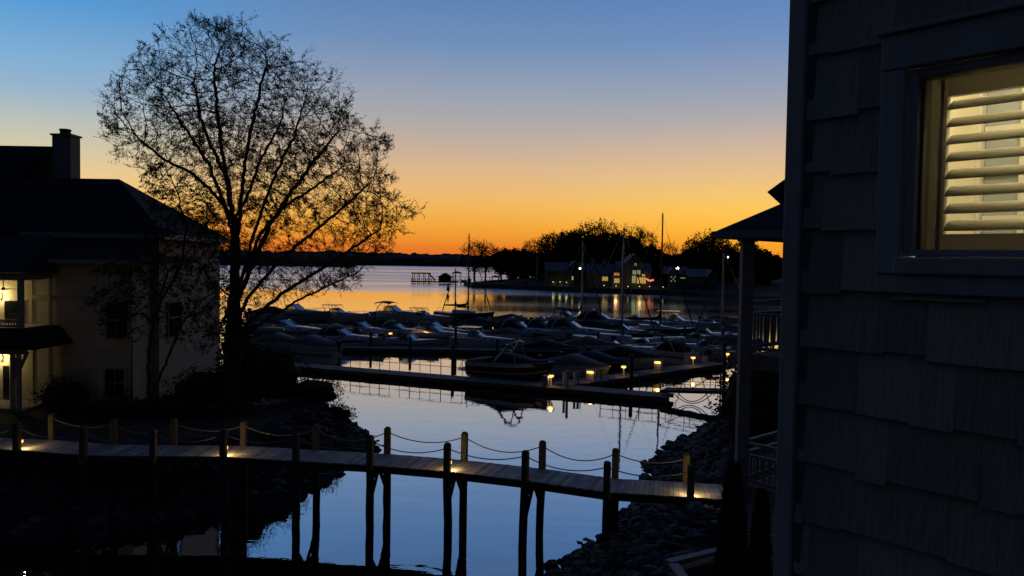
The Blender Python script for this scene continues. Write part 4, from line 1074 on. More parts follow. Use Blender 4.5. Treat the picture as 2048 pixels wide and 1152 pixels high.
def runabout(name, label, L, B, fb, hullm, group):
    t = thing(name, label, 'boat', (0, 0, 0), 0, group)
    hull_mb(L, B, fb, .3).build('hull', hullm, t); rubrail(L, B, fb).build('rub_rail', STEEL, t); deck_mb(L, B, fb, .55).build('foredeck', GEL, t)
    band_mb(L, B, fb, .45, .6).raw('hull_stripe', NAVY, t)
    xs = -L / 2; fl = MB().box((xs + L * .3, 0, fb * .45), (L * .56, B * .8, .04))
    for sg in (1, -1): fl.box((xs + L * .28, sg * B * .44, fb * .75), (L * .55, .12, fb * .5))
    fl.build('cockpit', GEL, t)
    st = MB()
    for x, y in ((.42, .45), (.42, -.45), (.1, .35), (.1, -.35)): st.box((xs + L * x, y * B * .55, fb * .7), (.5, .5, .3)); st.box((xs + L * x - .25, y * B * .55, fb * 1.05), (.12, .5, .6))
    st.build('seats', CANVT, t)
    g, f = windscreen(xs + L * .52, xs + L * .62, B * .42, B * .38, fb + .08, fb + .55)
    wf = f.build('windscreen_frame', STEEL, t); g.raw('windscreen_glass', TINT, wf)
    ob = MB().box((xs - .3, 0, fb + .3), (.5, .4, .6)); ob.box((xs - .3, 0, fb - .25), (.22, .16, .8)); ob.build('outboard', BLACK, t, bevel=.06)
    return t
def sailboat(name, label, L, B, fb, mh, hullm, mastm, coverm, group, tilt=0):
    t = thing(name, label, 'sailboat', (0, 0, 0), 0, group)
    secs = []
    for k in TS:
        b = B / 2 * max(.02, math.sin(math.pi * min(1, .18 + k * .82)) ** .6 if k > .4 else (.72 + .28 * math.sin(math.pi / 2 * k / .4))); s = fb * (1 + .18 * (2 * k - .8) ** 2); x = -L / 2 + L * k; q = max(0, (k - .6) / .4)
        secs.append([(x + q * .4, b, s), (x, b * .93, s * .45), (x - .1 * q, b * .55, -.05), (x - .3 * q, 0, -.3), (x - .1 * q, -b * .55, -.05), (x, -b * .93, s * .45), (x + q * .4, -b, s)])
    MB().loft(secs).build('hull', hullm, t)
    d = MB().loft([[(s[0][0], s[0][1] * .96, s[0][2] - .01), (s[0][0], 0, s[0][2] + .05), (s[0][0], -s[0][1] * .96, s[0][2] - .01)] for s in secs], caps=False); d.build('deck', GELG, t)
    cb = MB(); tr = []
    for k in range(6):
        q = k / 5; x = -L / 2 + L * (.32 + .38 * q); w = B * .3 * (1 - .35 * q); h = .42 * (1 - .35 * q ** 2)
        tr.append([(x, w, fb), (x, w * .9, fb + h), (x, 0, fb + h + .06), (x, -w * .9, fb + h), (x, -w, fb)])
    cb.loft(tr); cb.build('cabin_trunk', GEL, t)
    mx = L * .08; mo = MB().tube([(mx, 0, fb), (mx, 0, mh)], [.12, .085], 7).build('mast', mastm, t)
    sp = MB()
    for z in (.45, .72): sp.tube([(mx, -B * .32, mh * z), (mx, B * .32, mh * z)], .02, 4)
    sp.tube([(mx, 0, mh), (mx, 0, mh + .5)], .012, 4); sp.tube([(mx - .3, 0, mh + .06), (mx + .2, 0, mh + .06)], .015, 4); sp.build('spreaders', mastm, mo)
    bm_ = MB().tube([(mx - .1, 0, fb + 1.0), (-L * .36, 0, fb + 1.05)], .06, 6).build('boom', mastm, t)
    MB().tube([(mx - .05, 0, fb + 2.1), (mx - .12, 0, fb + 1.45), (mx - .5, 0, fb + 1.2), (-L * .1, 0, fb + 1.16), (-L * .35, 0, fb + 1.12)], [.07, .17, .2, .15, .09], 7).build('sail_cover', coverm, bm_, True)
    rg = MB(); bow = (L * .49, 0, fb * 1.15); st = (-L * .48, 0, fb * 1.1)
    rg.tube([bow, (mx + .05, 0, mh * .97)], .012, 4); rg.tube([st, (mx, 0, mh)], .012, 4)
    for sg in (1, -1):
        rg.tube([(mx, sg * B * .44, fb), (mx, sg * B * .32, mh * .45), (mx, sg * B * .32, mh * .72), (mx, 0, mh * .98)], .011, 4)
    rg.build('rigging', STEEL, t)
    f0, f1 = Vector(bow), Vector((mx + .05, 0, mh * .97))
    MB().tube([f0.lerp(f1, .03), f0.lerp(f1, .1), f0.lerp(f1, .6), f0.lerp(f1, .85)], [.06, .09, .06, .03], 6).build('furled_jib', coverm, t)
    rl = MB(); P = []
    for k in range(7): q = .05 + .9 * k / 6; P.append((-L / 2 + L * q, B * .46 * (1 - abs(q - .45) ** 2 * 2.4), fb * 1.15 + .55))
    for sg in (1, -1):
        rl.tube([(x, y * sg, z) for x, y, z in P], .012, 4)
        for x, y, z in P: rl.tube([(x, y * sg, fb), (x, y * sg, z)], .012, 4)
    rl.build('lifelines', STEEL, t)
    return t
def wakeboat(label):
    L, B, fb = 6.5, 2.4, .95
    t = thing('wake_boat', label, 'boat')
    hull_mb(L, B, fb, .4).build('hull', RED, t); band_mb(L, B, fb, .72, .985, .012).raw('hull_stripe', GEL, t); band_mb(L, B, fb, .20, .34, .012).raw('boot_stripe', GELG, t); rubrail(L, B, fb, .035).build('rub_rail', STEEL, t); deck_mb(L, B, fb, 0, .1).build('deck', GEL, t)
    xs = -L / 2
    canvas([(xs + .1, B * .44, fb - .02, fb + .12), (xs + L * .25, B * .47, fb, fb + .35), (xs + L * .42, B * .46, fb, fb + .75), (xs + L * .52, B * .44, fb + .02, fb + .62), (xs + L * .75, half(.75, B) * .9, sheer(.75, fb), sheer(.75, fb) + .16), (xs + L * .93, .25, sheer(.93, fb), sheer(.93, fb) + .08)]).build('mooring_cover', CANV, t, True)
    tw = MB(); 
    for sg in (1, -1):
        tw.tube([(xs + L * .34, sg * B * .47, fb + .02), (xs + L * .42, sg * B * .46, fb + .6), (xs + L * .52, sg * B * .40, fb + 1.45), (xs + L * .56, sg * B * .3, fb + 1.55)], [.10, .085, .07, .05], 7)
        tw.tube([(xs + L * .60, sg * B * .45, fb + .08), (xs + L * .57, sg * B * .38, fb + .9), (xs + L * .54, sg * B * .36, fb + 1.5)], .045, 6)
    tw.tube([(xs + L * .56, B * .3, fb + 1.55), (xs + L * .565, 0, fb + 1.62), (xs + L * .56, -B * .3, fb + 1.55)], .055, 6)
    for sg in (1, -1): tw.box((xs + L * .53, sg * B * .46, fb + 1.35), (.5, .16, .2))
    tw.build('tower', GELG, t)
    MB().prism([(xs - .55, .8), (xs + .02, 1.0), (xs + .02, -1.0), (xs - .55, -.8)], .26, .34).build('swim_platform', BLACK, t)
    g = MB()
    for x in (xs + 1.2, xs + 4.2):
        g.box((x, 0, -.5), (.16, 2.9, .14))
        for sg in (1, -1): g.tube([(x, sg * 1.4, -1.6), (x, sg * 1.4, .2)], .06, 6)
    for sg in (1, -1): g.box((xs + 2.7, sg * .62, -.3), (4.6, .16, .14))
    li = thing('boat_lift', 'low steel cradle lift holding up the maroon wake boat', 'boat lift'); g.build('cradle', DOCKF, li)
    return t, li

dA0, dA1 = gp(560, 728, .5), gp(1337, 793, .5)
DIRA = (dA1 - dA0).normalized(); HA = math.atan2(DIRA.y, DIRA.x)
used = set()
PROTO = {}
SPEC = {'express': lambda l: cruiser('cruiser', l, 8.6, 2.8, 1.12, GEL, 'canvas', CANV, None, stripe=NAVY),
        'bimini': lambda l: cruiser('cruiser', l, 8.0, 2.7, 1.05, GEL, 'bimini', CANVB, None),
        'hardtop': lambda l: cruiser('cruiser', l, 9.4, 3.0, 1.2, GEL, 'hardtop', CANV, None),
        'open': lambda l: cruiser('cruiser', l, 8.2, 2.7, 1.1, GELG, 'none', CANV, None, stripe=BLACK),
        'grey': lambda l: covered('covered_boat', l, 6.4, 2.4, .85, GEL, CANVG, None),
        'blue': lambda l: covered('covered_boat', l, 6.2, 2.3, .85, NAVY, CANVB, None),
        'black': lambda l: covered('covered_boat', l, 6.8, 2.5, .9, GEL, CANV, None),
        'tan': lambda l: covered('covered_boat', l, 6.2, 2.3, .85, GEL, CANVT, None),
        'run': lambda l: runabout('runabout', l, 6.0, 2.3, .8, GEL, None)}
def boat(kind, u, v, head, label, group, sc=1.0, z=0.0):
    p = gp(u, v, 0); loc = (p.x, p.y, z); rz = R(head)
    if kind not in PROTO:
        o = SPEC[kind](label); PROTO[kind] = o; o.location = loc; o.rotation_euler = (0, 0, rz); o.scale = (sc,) * 3; o['group'] = group
    else: o = dup(PROTO[kind], loc, rz, label, group, sc)
    return o
wb, lift = wakeboat('maroon wake boat with a dark cover and tower raised beside the main dock')
p = gp(1024, 768, 0); p = Vector((p.x, p.y + .8, 0))
wb.location = (p.x, p.y, .46); wb.rotation_euler = (0, 0, HA); lift.location = (p.x, p.y, .46 - .05); lift.rotation_euler = (0, 0, HA); wb.scale = (1.04,) * 3
G1, G2, G3, G4 = 'boats in the slips along the lamp-lit dock', 'boats in the second row of the marina', 'boats in the third row of the marina', 'boats in the farthest row of the marina'
hB = -38
boat('grey', 1150, 752, hB, 'boat under a grey mooring cover next to the maroon wake boat', G1)
boat('blue', 1190, 744, hB, 'navy boat under a blue cover between the grey-covered boat and the black-covered boat', G1)
boat('black', 1254, 736, hB, 'large boat under a black cover behind the third dock lamp', G1, 1.05)
boat('express', 1306, 722, hB + 180, 'white express cruiser moored behind the square yellow-lit dock box', G1, .82)
boat('run', 1352, 722, hB + 180, 'open white runabout with a low windscreen between two dock lamps', G1)
boat('bimini', 1392, 712, hB + 180, 'white cruiser with blue bimini nearest the far end of the lamp-lit dock', G1, .8)
boat('run', 1428, 716, hB, 'small white open boat tied at the end of the lamp-lit dock', G1, .8)
hs = -20
boat('tan', 560, 702, hs, 'boat under a tan cover half hidden by the big tree trunk', G2)
boat('grey', 615, 706, hs + 180, 'grey-covered boat seen through the lower branches of the big tree', G2)
boat('express', 704, 695, hs, 'white cruiser with its bow towards the end of the rail-topped dock', G2, .84)
boat('run', 752, 692, hs, 'white open boat left of the white boat over the bright gap of water', G2, .95)
boat('run', 822, 697, hs, 'white open boat with a black outboard over the bright gap of water', G2, 1.05)
boat('open', 888, 688, hs, 'low grey cruiser without a top beside the pale hardtop cruiser', G2, .88)
boat('hardtop', 972, 698, hs, 'pale hardtop cruiser behind the maroon wake boat', G2, .78)
boat('blue', 1096, 715, hs, 'dark blue covered boat just behind the bow of the wake boat', G2)
boat('tan', 1180, 708, hs, 'tan-covered boat behind the blue-covered boat of the lit dock', G2)
boat('run', 1228, 706, hs, 'open white boat at the foot of the pale sailboat mast', G2, .9)
boat('run', 1290, 702, hs, 'white open boat between the pale mast and the dark mast', G2)
boat('open', 1368, 698, hs + 180, 'grey cruiser without a top below the flared bow of the far hardtop cruiser', G2, .82)
boat('grey', 1452, 700, hs + 180, 'grey-covered boat by the column of the balcony tower', G2)
boat('blue', 520, 676, hs, 'blue-covered boat beside the big tree trunk in the third row', G3)
boat('open', 592, 680, hs, 'grey topless cruiser behind the drooping branches in the third row', G3)
boat('tan', 660, 678, hs + 180, 'tan-covered boat under the tips of the drooping branches', G3)
boat('open', 742, 680, hs, 'grey topless cruiser behind the first yellow marina light', G3, .9)
boat('express', 812, 680, hs, 'white canopied cruiser between the two yellow marina lights', G3, .8)
boat('bimini', 886, 680, hs, 'cruiser with a blue bimini below the dark sailboat', G3, .92)
boat('express', 1062, 684, hs, 'first of three alike white express cruisers, its whole arched canopy in view', G3, 1.0)
boat('express', 1112, 683, hs, 'middle one of three alike white express cruisers', G3, 1.0)
boat('express', 1166, 685, hs, 'last of three alike white express cruisers, its long bow in view', G3, 1.06)
boat('grey', 1010, 686, hs + 180, 'grey-covered boat next to the row of three alike cruisers', G3)
boat('bimini', 1262, 680, hs, 'white cruiser with a blue bimini behind the pale mast', G3, .85)
boat('open', 1330, 676, hs, 'grey topless cruiser at the foot of the dark mast', G3, .9)
boat('run', 1412, 680, hs, 'small open white boat below the bow of the far hardtop cruiser', G3)
boat('black', 545, 640, hs, 'black-covered boat close to the big tree trunk in the farthest row', G4, 1.1)
boat('open', 606, 642, hs, 'grey topless cruiser under the long low branch in the farthest row', G4, 1.1)
boat('hardtop', 688, 644, hs, 'hardtop cruiser whose flat roof shows against the orange water', G4, .86)
boat('run', 738, 644, hs, 'open white boat between the two silhouetted cruisers of the farthest row', G4)
boat('bimini', 802, 645, hs, 'cruiser with rounded bimini standing out against the orange water', G4, 1.12)
boat('hardtop', 860, 648, hs, 'cruiser with a raked open hardtop frame beside the dark sailboat', G4, .8)
boat('tan', 1016, 652, hs + 180, 'tan-covered boat alone before the golden reflections', G4)
boat('run', 1086, 652, hs, 'open white boat below the two slanted poles', G4)
boat('bimini', 1150, 654, hs, 'cruiser with a blue bimini below the lit white lamp on the far shore', G4, 1.0)
boat('express', 1222, 662, hs, 'white cruiser with a sloping windscreen below the gabled house reflections', G4, 1.05)
boat('open', 1292, 664, hs, 'low grey cruiser below the lit tower house reflections', G4, 1.0)
boat('hardtop', 1372, 666, hs, 'big hardtop cruiser with a high flared bow on the right of the dark mast', G4, 1.0)
boat('blue', 1204, 676, hs + 180, 'blue-covered boat squeezed between the last of the three alike cruisers and the pale mast', G3, .9)
boat('black', 1296, 690, hs, 'black-covered boat just left of the foot of the dark mast', G3, .9)
boat('express', 1440, 668, hs, 'white canopied cruiser behind the pale mast nearest the balcony column', G3, .75)
boat('run', 1040, 668, hs, 'open white boat in front of the tan-covered boat of the farthest row', G3, .9)
boat('blue', 960, 660, hs, 'blue-covered boat right under the mast of the dark sailboat', G4, .95)
boat('grey', 1320, 660, hs + 180, 'grey-covered boat between the low grey cruiser and the big hardtop cruiser', G4)
boat('black', 1180, 664, hs, 'black-covered boat left of the white cruiser with a sloping windscreen', G4, .9)
boat('tan', 1440, 650, hs, 'tan-covered boat at the far right of the farthest row', G4, .9)
# sailboats
def sail(u, vb, vt, L, hullm, mastm, cov, head, label):
    p = gp(u, vb, 0); top = at(u, vt, p.y).z
    o = sailboat('sailboat', label, L, L * .3, L * .12, top, hullm, mastm, cov, 'sailboats moored in the marina')
    h = R(head); mx = L * .08; o.location = (p.x - mx * math.cos(h), p.y - mx * math.sin(h), 0); o.rotation_euler = (0, 0, h); return o
sail(936, 640, 468, 9.0, NAVY, MASTD, CANV, -14, 'dark sailboat with a swept sail cover before the orange water')
sail(910, 636, 538, 5.6, GELG, MASTD, CANV, 160, 'small distant sailboat with a short thin mast beside the dark sailboat')
sail(1243, 697, 456, 9.0, GEL, ALU, CANVB, -22, 'sailboat with a tall pale grey mast in front of the gabled house')
sail(1320, 676, 427, 9.6, NAVY, MASTD, CANV, -18, 'sailboat with the tallest mast, dark against the sunset')
sail(1443, 690, 506, 7.4, GEL, ALU, CANVG, 158, 'sailboat with a pale mast beside the column of the balcony tower')
sail(1163, 650, 482, 7.6, GELG, ALU, CANVB, -20, 'sailboat with a thin mast beside the white lamp on the far shore')
# two slanted poles
for u0, u1, lab in ((1104, 1118, 'left one of two slanted dark poles rising from the moored boats'), (1127, 1138, 'right one of two slanted dark poles rising from the moored boats')):
    p0, p1 = gp(u0, 640, 0), at(u1, 586, gp(u0, 640, 0).y)
    t = thing('outrigger_pole', lab, 'pole', tuple(p0), 0, 'slanted poles in the marina')
    rel(MB().tube([p0, p1], [.10, .04], 6), p0).build('pole', MASTD, t); rel(MB().lathe([(.16, 0), (.18, .35), (.11, .6)], 8, p0), p0).build('pole_socket', BLACK, t)

# ------------------------------------------------------------------ docks
def dock(name, label, a, b, w, z=.42, rail=None, group=None, piles=0):
    a, b = Vector(a), Vector(b); a.z = b.z = 0; o = (a + b) / 2; d = (b - a).normalized(); n = Vector((-d.y, d.x, 0)); L = (b - a).length; ang = math.atan2(d.y, d.x)
    t = thing(name, label, 'dock', tuple(o), ang, group)
    k = int(L / .2); pk = MB()
    for i in range(k): pk.box((-L / 2 + (i + .5) * L / k, random.uniform(-.008, .008), z - .02), (L / k - .012, w, .04))
    pk.build('decking', DOCKD, t)
    fr = MB(); 
    for s in (1, -1): fr.box((0, s * (w / 2 - .03), z - .16), (L, .08, .24))
    fr.build('frame', POSTW, t)
    fl = MB(); kk = max(1, int(L / 3))
    for i in range(kk): fl.box((-L / 2 + (i + .5) * L / kk, 0, .02), (L / kk - .5, w - .25, .5))
    fl.build('floats', DOCKF, t)
    if piles:
        for i in range(int(L / piles) + 1):
            x = -L / 2 + .5 + i * piles; h = 1.9 + .5 * math.sin(i * 2.3 + L); sd = 1 if i % 2 else -1
            MB().tube([(x, sd * (w / 2 + .17), -1.5), (x + .02, sd * (w / 2 + .17), h)], [.15, .13], 8).build('piling', PILEW, t, True)
    if rail:
        x = rail[0]
        rr = MB(); s = rail[2]
        for zz in (.62, 1.2): rr.tube([(rail[0], s * (w / 2 - .06), z + zz), (rail[1], s * (w / 2 - .06), z + zz)], .022, 5)
        ro = rr.build('rail', STEEL, t); i = 0
        while x <= rail[1] + .01:
            MB().tube([(x, s * (w / 2 - .06), z), (x, s * (w / 2 - .06), z + 1.22)], .032 if i % 3 == 0 else .02, 5).build('rail_post', RAILM, ro); x += .95; i += 1
    return t, o, d, n, L
nA = Vector((-DIRA.y, DIRA.x, 0))
a_, b_ = dA0 + nA * .9, dA1 + nA * .9
tA, oA, dAx, nAx, LA = dock('floating_dock', 'long main floating dock with a thin metal railing crossing the cove', a_, b_, 1.8)
def localx(u, v): p = gp(u, v, .5); return (Vector((p.x, p.y, 0)) - oA).dot(dAx)
def dock_rail(x0, x1):
    rr = MB(); z = .42; s = .84
    for zz in (.62, 1.2): rr.tube([(x0, s, z + zz), (x1, s, z + zz)], .024, 5)
    ro = rr.build('rail', RAILM, tA); x = x0; i = 0
    while x <= x1 + .01:
        MB().tube([(x, s, z), (x, s, z + 1.22)], .034 if i % 3 == 0 else .022, 5).build('rail_post', RAILM, ro); x += .9; i += 1
dock_rail(-LA / 2 + .1, localx(932, 762)); dock_rail(localx(1182, 783), LA / 2 - .9)
lad = MB(); xl_ = localx(930, 762) + .35
for x in (xl_, xl_ + .42): lad.tube([(x, .95, -.6), (x, .95, 1.35), (x, .7, 1.42)], .02, 5)
for z in (0, .3, .6, .9): lad.tube([(xl_, .95, z), (xl_ + .42, .95, z)], .016, 5)
lad.build('ladder', RAILM, tA)
B0_, B1_ = gp(1108, 773, .5), gp(1450, 726, .5)
dirB = (B1_ - B0_).normalized(); nB = Vector((-dirB.y, dirB.x, 0))
tB_, oB, dBx, nBx, LB = dock('floating_dock', 'lamp-lit side dock running back from the main dock to the right', B0_ + nB * .9 + dirB * .9, B1_ + nB * .9, 1.8)
dock('floating_dock', 'dark walkway dock behind the second row of boats', gp(470, 690, .4), gp(1040, 700, .4), 1.6, .42, piles=4.2)
dock('floating_dock', 'dark walkway dock behind the third row of boats', gp(500, 652, .4), gp(1120, 664, .4), 1.6, .42, piles=5.0)
dock('floating_dock', 'dark walkway dock in the right half of the marina below the dark mast', gp(1180, 690, .4), gp(1500, 686, .4), 1.6, .42, piles=3.6)
# pedestals and lamps on the side dock
def pedestal(u, v, kind, label, base=.42):
    p = gp(u, v, base)
    t = thing('dock_lamp', label, 'lamp', (p.x, p.y, base), HA, 'yellow lamps on the docks')
    if kind == 'box':
        MB().box((0, 0, .32), (.62, .5, .64)).build('cabinet', GELG, t, bevel=.03)
        MB().box((0, -.06, .80), (.78, .62, .06)).build('hood', BLACK, t, bevel=.02)
        MB().box((0, -.27, .68), (.5, .10, .16)).build('bulb', BULB, t)
    else:
        MB().lathe([(.09, 0), (.08, .08), (.055, .1), (.055, .56), (.07, .6)], 8).build('post', GELG, t, True)
        MB().lathe([(.24, .80), (.2, .85), (.05, .93), (.01, .95)], 10).build('hood', BLACK, t)
        MB().lathe([(.08, .60), (.17, .63), (.20, .72), (.16, .80)], 10).build('bulb', BULB, t, True)
    point_light('dock_light', (p.x - .05, p.y - .34, base + .70), 5.5, (1, .56, .15), .12)
    return t
pedestal(1102, 772, 'post', 'yellow lamp at the corner where the two docks meet')
pedestal(1182, 762, 'box', 'square yellow-lit box between the corner lamp and the mushroom lamp')
pedestal(1247, 752, 'post', 'yellow mushroom lamp in front of the large black-covered boat')
pedestal(1316, 741, 'box', 'bright square yellow-lit box in front of the white express cruiser')
pedestal(1386, 732, 'post', 'small round yellow lamp in front of the runabout')
pedestal(1454, 724, 'post', 'yellow lamp at the outer end of the lamp-lit dock')
pedestal(781, 680, 'post', 'small yellow lamp between two covered boats over the bright water gap', .42)
pedestal(853, 676, 'post', 'small yellow lamp beside the low grey cruiser', .42)
pedestal(988, 668, 'post', 'small yellow lamp behind the pale hardtop cruiser', .42)
# posts and dock boxes
for u, v, h, lab in ((1128, 771, .95, 'shorter pale mooring post near the corner lamp'), (1134, 774, 1.15, 'taller pale mooring post near the corner lamp'), (1149, 767, .8, 'left one of two small pale posts behind the mooring posts'), (1156, 766, .85, 'right one of two small pale posts behind the mooring posts')):
    p = gp(u, v, .5); t = thing('mooring_post', lab, 'post', (p.x, p.y, .42), 0, 'pale posts at the dock corner')
    MB().box((0, 0, h / 2), (.17, .17, h)).build('post', TRIM, t, bevel=.01); MB().lathe([(.13, h), (.1, h + .06), (.01, h + .1)], 8).build('cap', TRIM, t)
p = gp(1092, 771, .5); t = thing('dock_box', 'pale dock box standing beside the corner lamp', 'box', (p.x, p.y, .42), HA)
MB().box((0, 0, .35), (.36, .4, .7)).build('cabinet', GELG, t, bevel=.02); MB().box((0, 0, .74), (.42, .46, .07)).build('lid', GELG, t, bevel=.02)
# pilings
for u, v, h, lab in ((1262, 772, 2.2, 'dark piling where the side dock passes the black-covered boat'), (1448, 742, 2.4, 'dark piling at the outer end of the lamp-lit dock'), (905, 742, 2.0, 'dark piling in the bright gap of water')):
    p = gp(u, v, 0)
    
    t = thing('piling', lab, 'piling', (p.x, p.y, -1.5), 0, 'dark pilings of the marina')
    MB().tube([(0, 0, 0), (0.02, 0, h / 2 + .75), (0, 0.02, h + 1.5)], [.17, .15, .14], 9).build('shaft', PILEW, t, True); MB().lathe([(.16, h + 1.5), (.15, h + 1.56), (.02, h + 1.72)], 9).build('cap', BLACK, t)
# gangways with truss rails to the right bank
def gangway(label, A, Bq, w, hr, arch=0.0):
    A, Bq = Vector(A), Vector(Bq); o = (A + Bq) / 2; t = thing('gangway', label, 'gangway', tuple(o))
    d = (Bq - A).normalized(); n = Vector((-d.y, d.x, 0)).normalized()
    MB().beam(A - o, Bq - o, w, .16).build('walkway', DOCKF, t)
    L = (Bq - A).length; k = max(3, int(L / 1.25)); up = Vector((0, 0, 1))
    for s in (1, -1):
        rr = MB(); a = A + n * s * w / 2 - o; b = Bq + n * s * w / 2 - o; P = []
        for i in range(k + 1):
            q = i / k; base = a.lerp(b, q); P.append((base, base + up * (hr + arch * math.sin(math.pi * q))))
        rr.tube([p[1] for p in P], .03, 5); rr.tube([p[0] + up * hr * .5 for p in P], .018, 4); rr.tube([p[0] + up * .1 for p in P], .03, 4)
        ro = rr.build('handrail', RAILM, t)
        for i in range(k + 1): MB().tube(list(P[i]), .026, 4).build('rail_post', RAILM, ro)
        dd = MB()
        for i in range(k): dd.tube([P[i][0], P[i + 1][1]] if i % 2 else [P[i][1], P[i + 1][0]], .016, 4)
        dd.build('diagonals', RAILM, ro)
    return t
eA = b_ - DIRA * .3
q2 = at(1478, 784, 47.0)
gw = gangway('dark truss gangway from the end of the main dock to the right bank', (eA.x - .1, eA.y + .7, .62), tuple(q2), 1.2, 1.0)
gA, gB = Vector((eA.x - .1, eA.y + .05, .55)), Vector(q2) - Vector((0, .65, .08)); go = gw.location
for a_q, b_q, sg in ((.12, .62, .62), (.18, .55, .5)):
    pts = [gA.lerp(gB, a_q + (b_q - a_q) * k / 12) - Vector((0, 0, sg * 4 * (k / 12) * (1 - k / 12))) - Vector(go) for k in range(13)]
    MB().tube(pts, .03, 5).build('hanging_hose', BLACK, gw, True)
q3 = at(545, 736, 58.5)
gangway('narrow gangway from the left bank onto the main dock', (dA0.x + .5, dA0.y + .9, .6), (dA0.x - 9, dA0.y - 2.5, 1.5), 1.1, 1.1)
# ------------------------------------------------------------------ far peninsula
PSH = [tuple(gp(u, v).xy) for u, v in ((928, 571), (945, 575.5), (1000, 577.5), (1060, 580), (1120, 582.5), (1200, 586), (1280, 588.5), (1340, 591), (1400, 594), (1480, 600), (1560, 607))]
PPOLY = PSH + [(150, 190), (190, 260), (220, 420), (40, 420), (5, 370), (-12, 300)]
def hP(x, y):
    d = sdist((x, y), PPOLY)
    return max(-1.5, d * .4 - .2) if d < 0 else -.2 + 1.6 * sm(d / 2.2) + 1.8 * sm((d - 3) / 28) + 6 * sm((d - 25) / 70) * sm((x + 5) / 60)
mb = MB(); x0, x1, y0, y1, st = -20, 200, 150, 420, 3.0
nx, ny = int((x1 - x0) / st) + 1, int((y1 - y0) / st) + 1
for j in range(ny):
    for i in range(nx): mb.v.append((x0 + i * st, y0 + j * st, hP(x0 + i * st, y0 + j * st)))
for j in range(ny - 1):
    for i in range(nx - 1):
        a = j * nx + i
        if max(mb.v[k][2] for k in (a, a + 1, a + nx, a + nx + 1)) > -1: mb.f.append((a, a + 1, a + nx + 1, a + nx))
struct(mb.raw('shore', SOIL))
sw = MB()
for i in range(len(PSH) - 1):
    a, b = PSH[i], PSH[i + 1]; sw.beam((a[0], a[1] + .6, .55), (b[0], b[1] + .6, .55), .5, 1.9)
o = sw.build('seawall', mat('seawall_stone', (.16, .15, .14), .9, var=.4, scale=1.5)); tag(o, 'low dark seawall along the edge of the far peninsula', 'wall')
gnd = lambda x, y: hP(x, y)
# far wooded shores
def wooded(name, pts, hmin, hmax, depth, seed, label):
    mb = MB(); random.seed(seed)
    for i in range(len(pts) - 1):
        a, b = Vector(pts[i]), Vector(pts[i + 1]); L = (b - a).length; d = (b - a) / L; n = Vector((-d.y, d.x)); k = int(L / 6)
        for j in range(k):
            for row in range(3):
                p = a + d * (L * (j + random.random()) / k) + n * (row * depth / 3 + random.random() * 8)
                big = .5 + .5 * noise.noise((p.x * .006, p.y * .006, seed)); h = (hmin + (hmax - hmin) * big) * random.uniform(.86, 1.05) * (.84 + .1 * row); r = random.uniform(9, 18)
                o = len(mb.v); nn = 7; ph = random.random() * 9
                prof = [(.55, 0), (.95, .3), (1, .55), (.72, .82), (.3, .97), (.02, 1.0)]
                for (rr, z) in prof:
                    for q in range(nn):
                        w = 2 * math.pi * q / nn + ph; kk = r * rr * (1 + .3 * noise.noise((q * 1.3 + ph, z * 3, j * 1.0)))
                        mb.v.append((p.x + kk * math.cos(w), p.y + kk * math.sin(w), -1 + (h + 1) * z))
                for u in range(len(prof) - 1):
                    for q in range(nn): mb.f.append((o + u * nn + q, o + u * nn + (q + 1) % nn, o + (u + 1) * nn + (q + 1) % nn, o + (u + 1) * nn + q))
    random.seed(seed + 5)
    return stuff(mb.raw(name, mat('far_woods', (.10, .082, .078), .95, var=.35, scale=.06)), label, 'trees')
wooded('far_woods', [(-1500, 900), (-700, 1020), (-330, 1080), (-60, 1150), (200, 1250), (700, 1300)], 14, 24, 70, 3, 'low dark line of woods along the far shore of the lake')
wooded('far_woods', [(-420, 860), (-260, 840), (-190, 830)], 12, 20, 50, 9, 'nearer dark wooded point behind the big tree on the far shore')
fg = MB(); fg.add([(-1900, 905, -.5), (-700, 1025, -.5), (-60, 1155, -.5), (900, 1330, -.5), (900, 1800, 6), (-1900, 1800, 6)], [(0, 1, 2, 3, 4, 5)]); struct(fg.raw('hills', SOIL))
# trees of the peninsula
random.seed(21)
def make_tree(label, H, rx, rz, nat, per, ll, lw, r0, trunkfrac=.35, keep=1.0, rmax=.05, forks=3):
    t = thing('tree', label, 'tree', (0, 0, 0), 0, 'trees on the far peninsula')
    seeds = [[Vector((0, 0, -1)), Vector((.1, 0, H * trunkfrac)), Vector((0, .2, H * .6))]]
    for k in range(forks):
        a = k * 6.28 / forks + random.random(); s = Vector((0, 0, H * trunkfrac * random.uniform(.6, 1.1)))
        seeds.append([s, s + Vector((math.cos(a) * rx * .4, math.sin(a) * rx * .4, H * .25)), s + Vector((math.cos(a) * rx * .6, math.sin(a) * rx * .6, H * .42))])
    at_ = []
    while len(at_) < nat:
        d = Vector((random.uniform(-1, 1), random.uniform(-1, 1), random.uniform(-1, 1)))
        if d.length > 1 or d.length < .35: continue
        k = 1 + .28 * noise.noise(d * 2.2 + Vector((H, rx, 0)))
        at_.append(Vector((d.x * rx * k, d.y * rx * k, H - rz + d.z * rz * k)))
    P, PA, K, RD = grow(seeds, at_, H * .035, H * .35, H * .05, 45, r0, 2.2)
    wood(P, PA, K, RD, r0).build('trunk', BARK, t); leaves(P, K, RD, rmax, per, H * .028, ll, lw, 0, keep).raw('crown', LEAF_F, t)
    return t
TP = {}
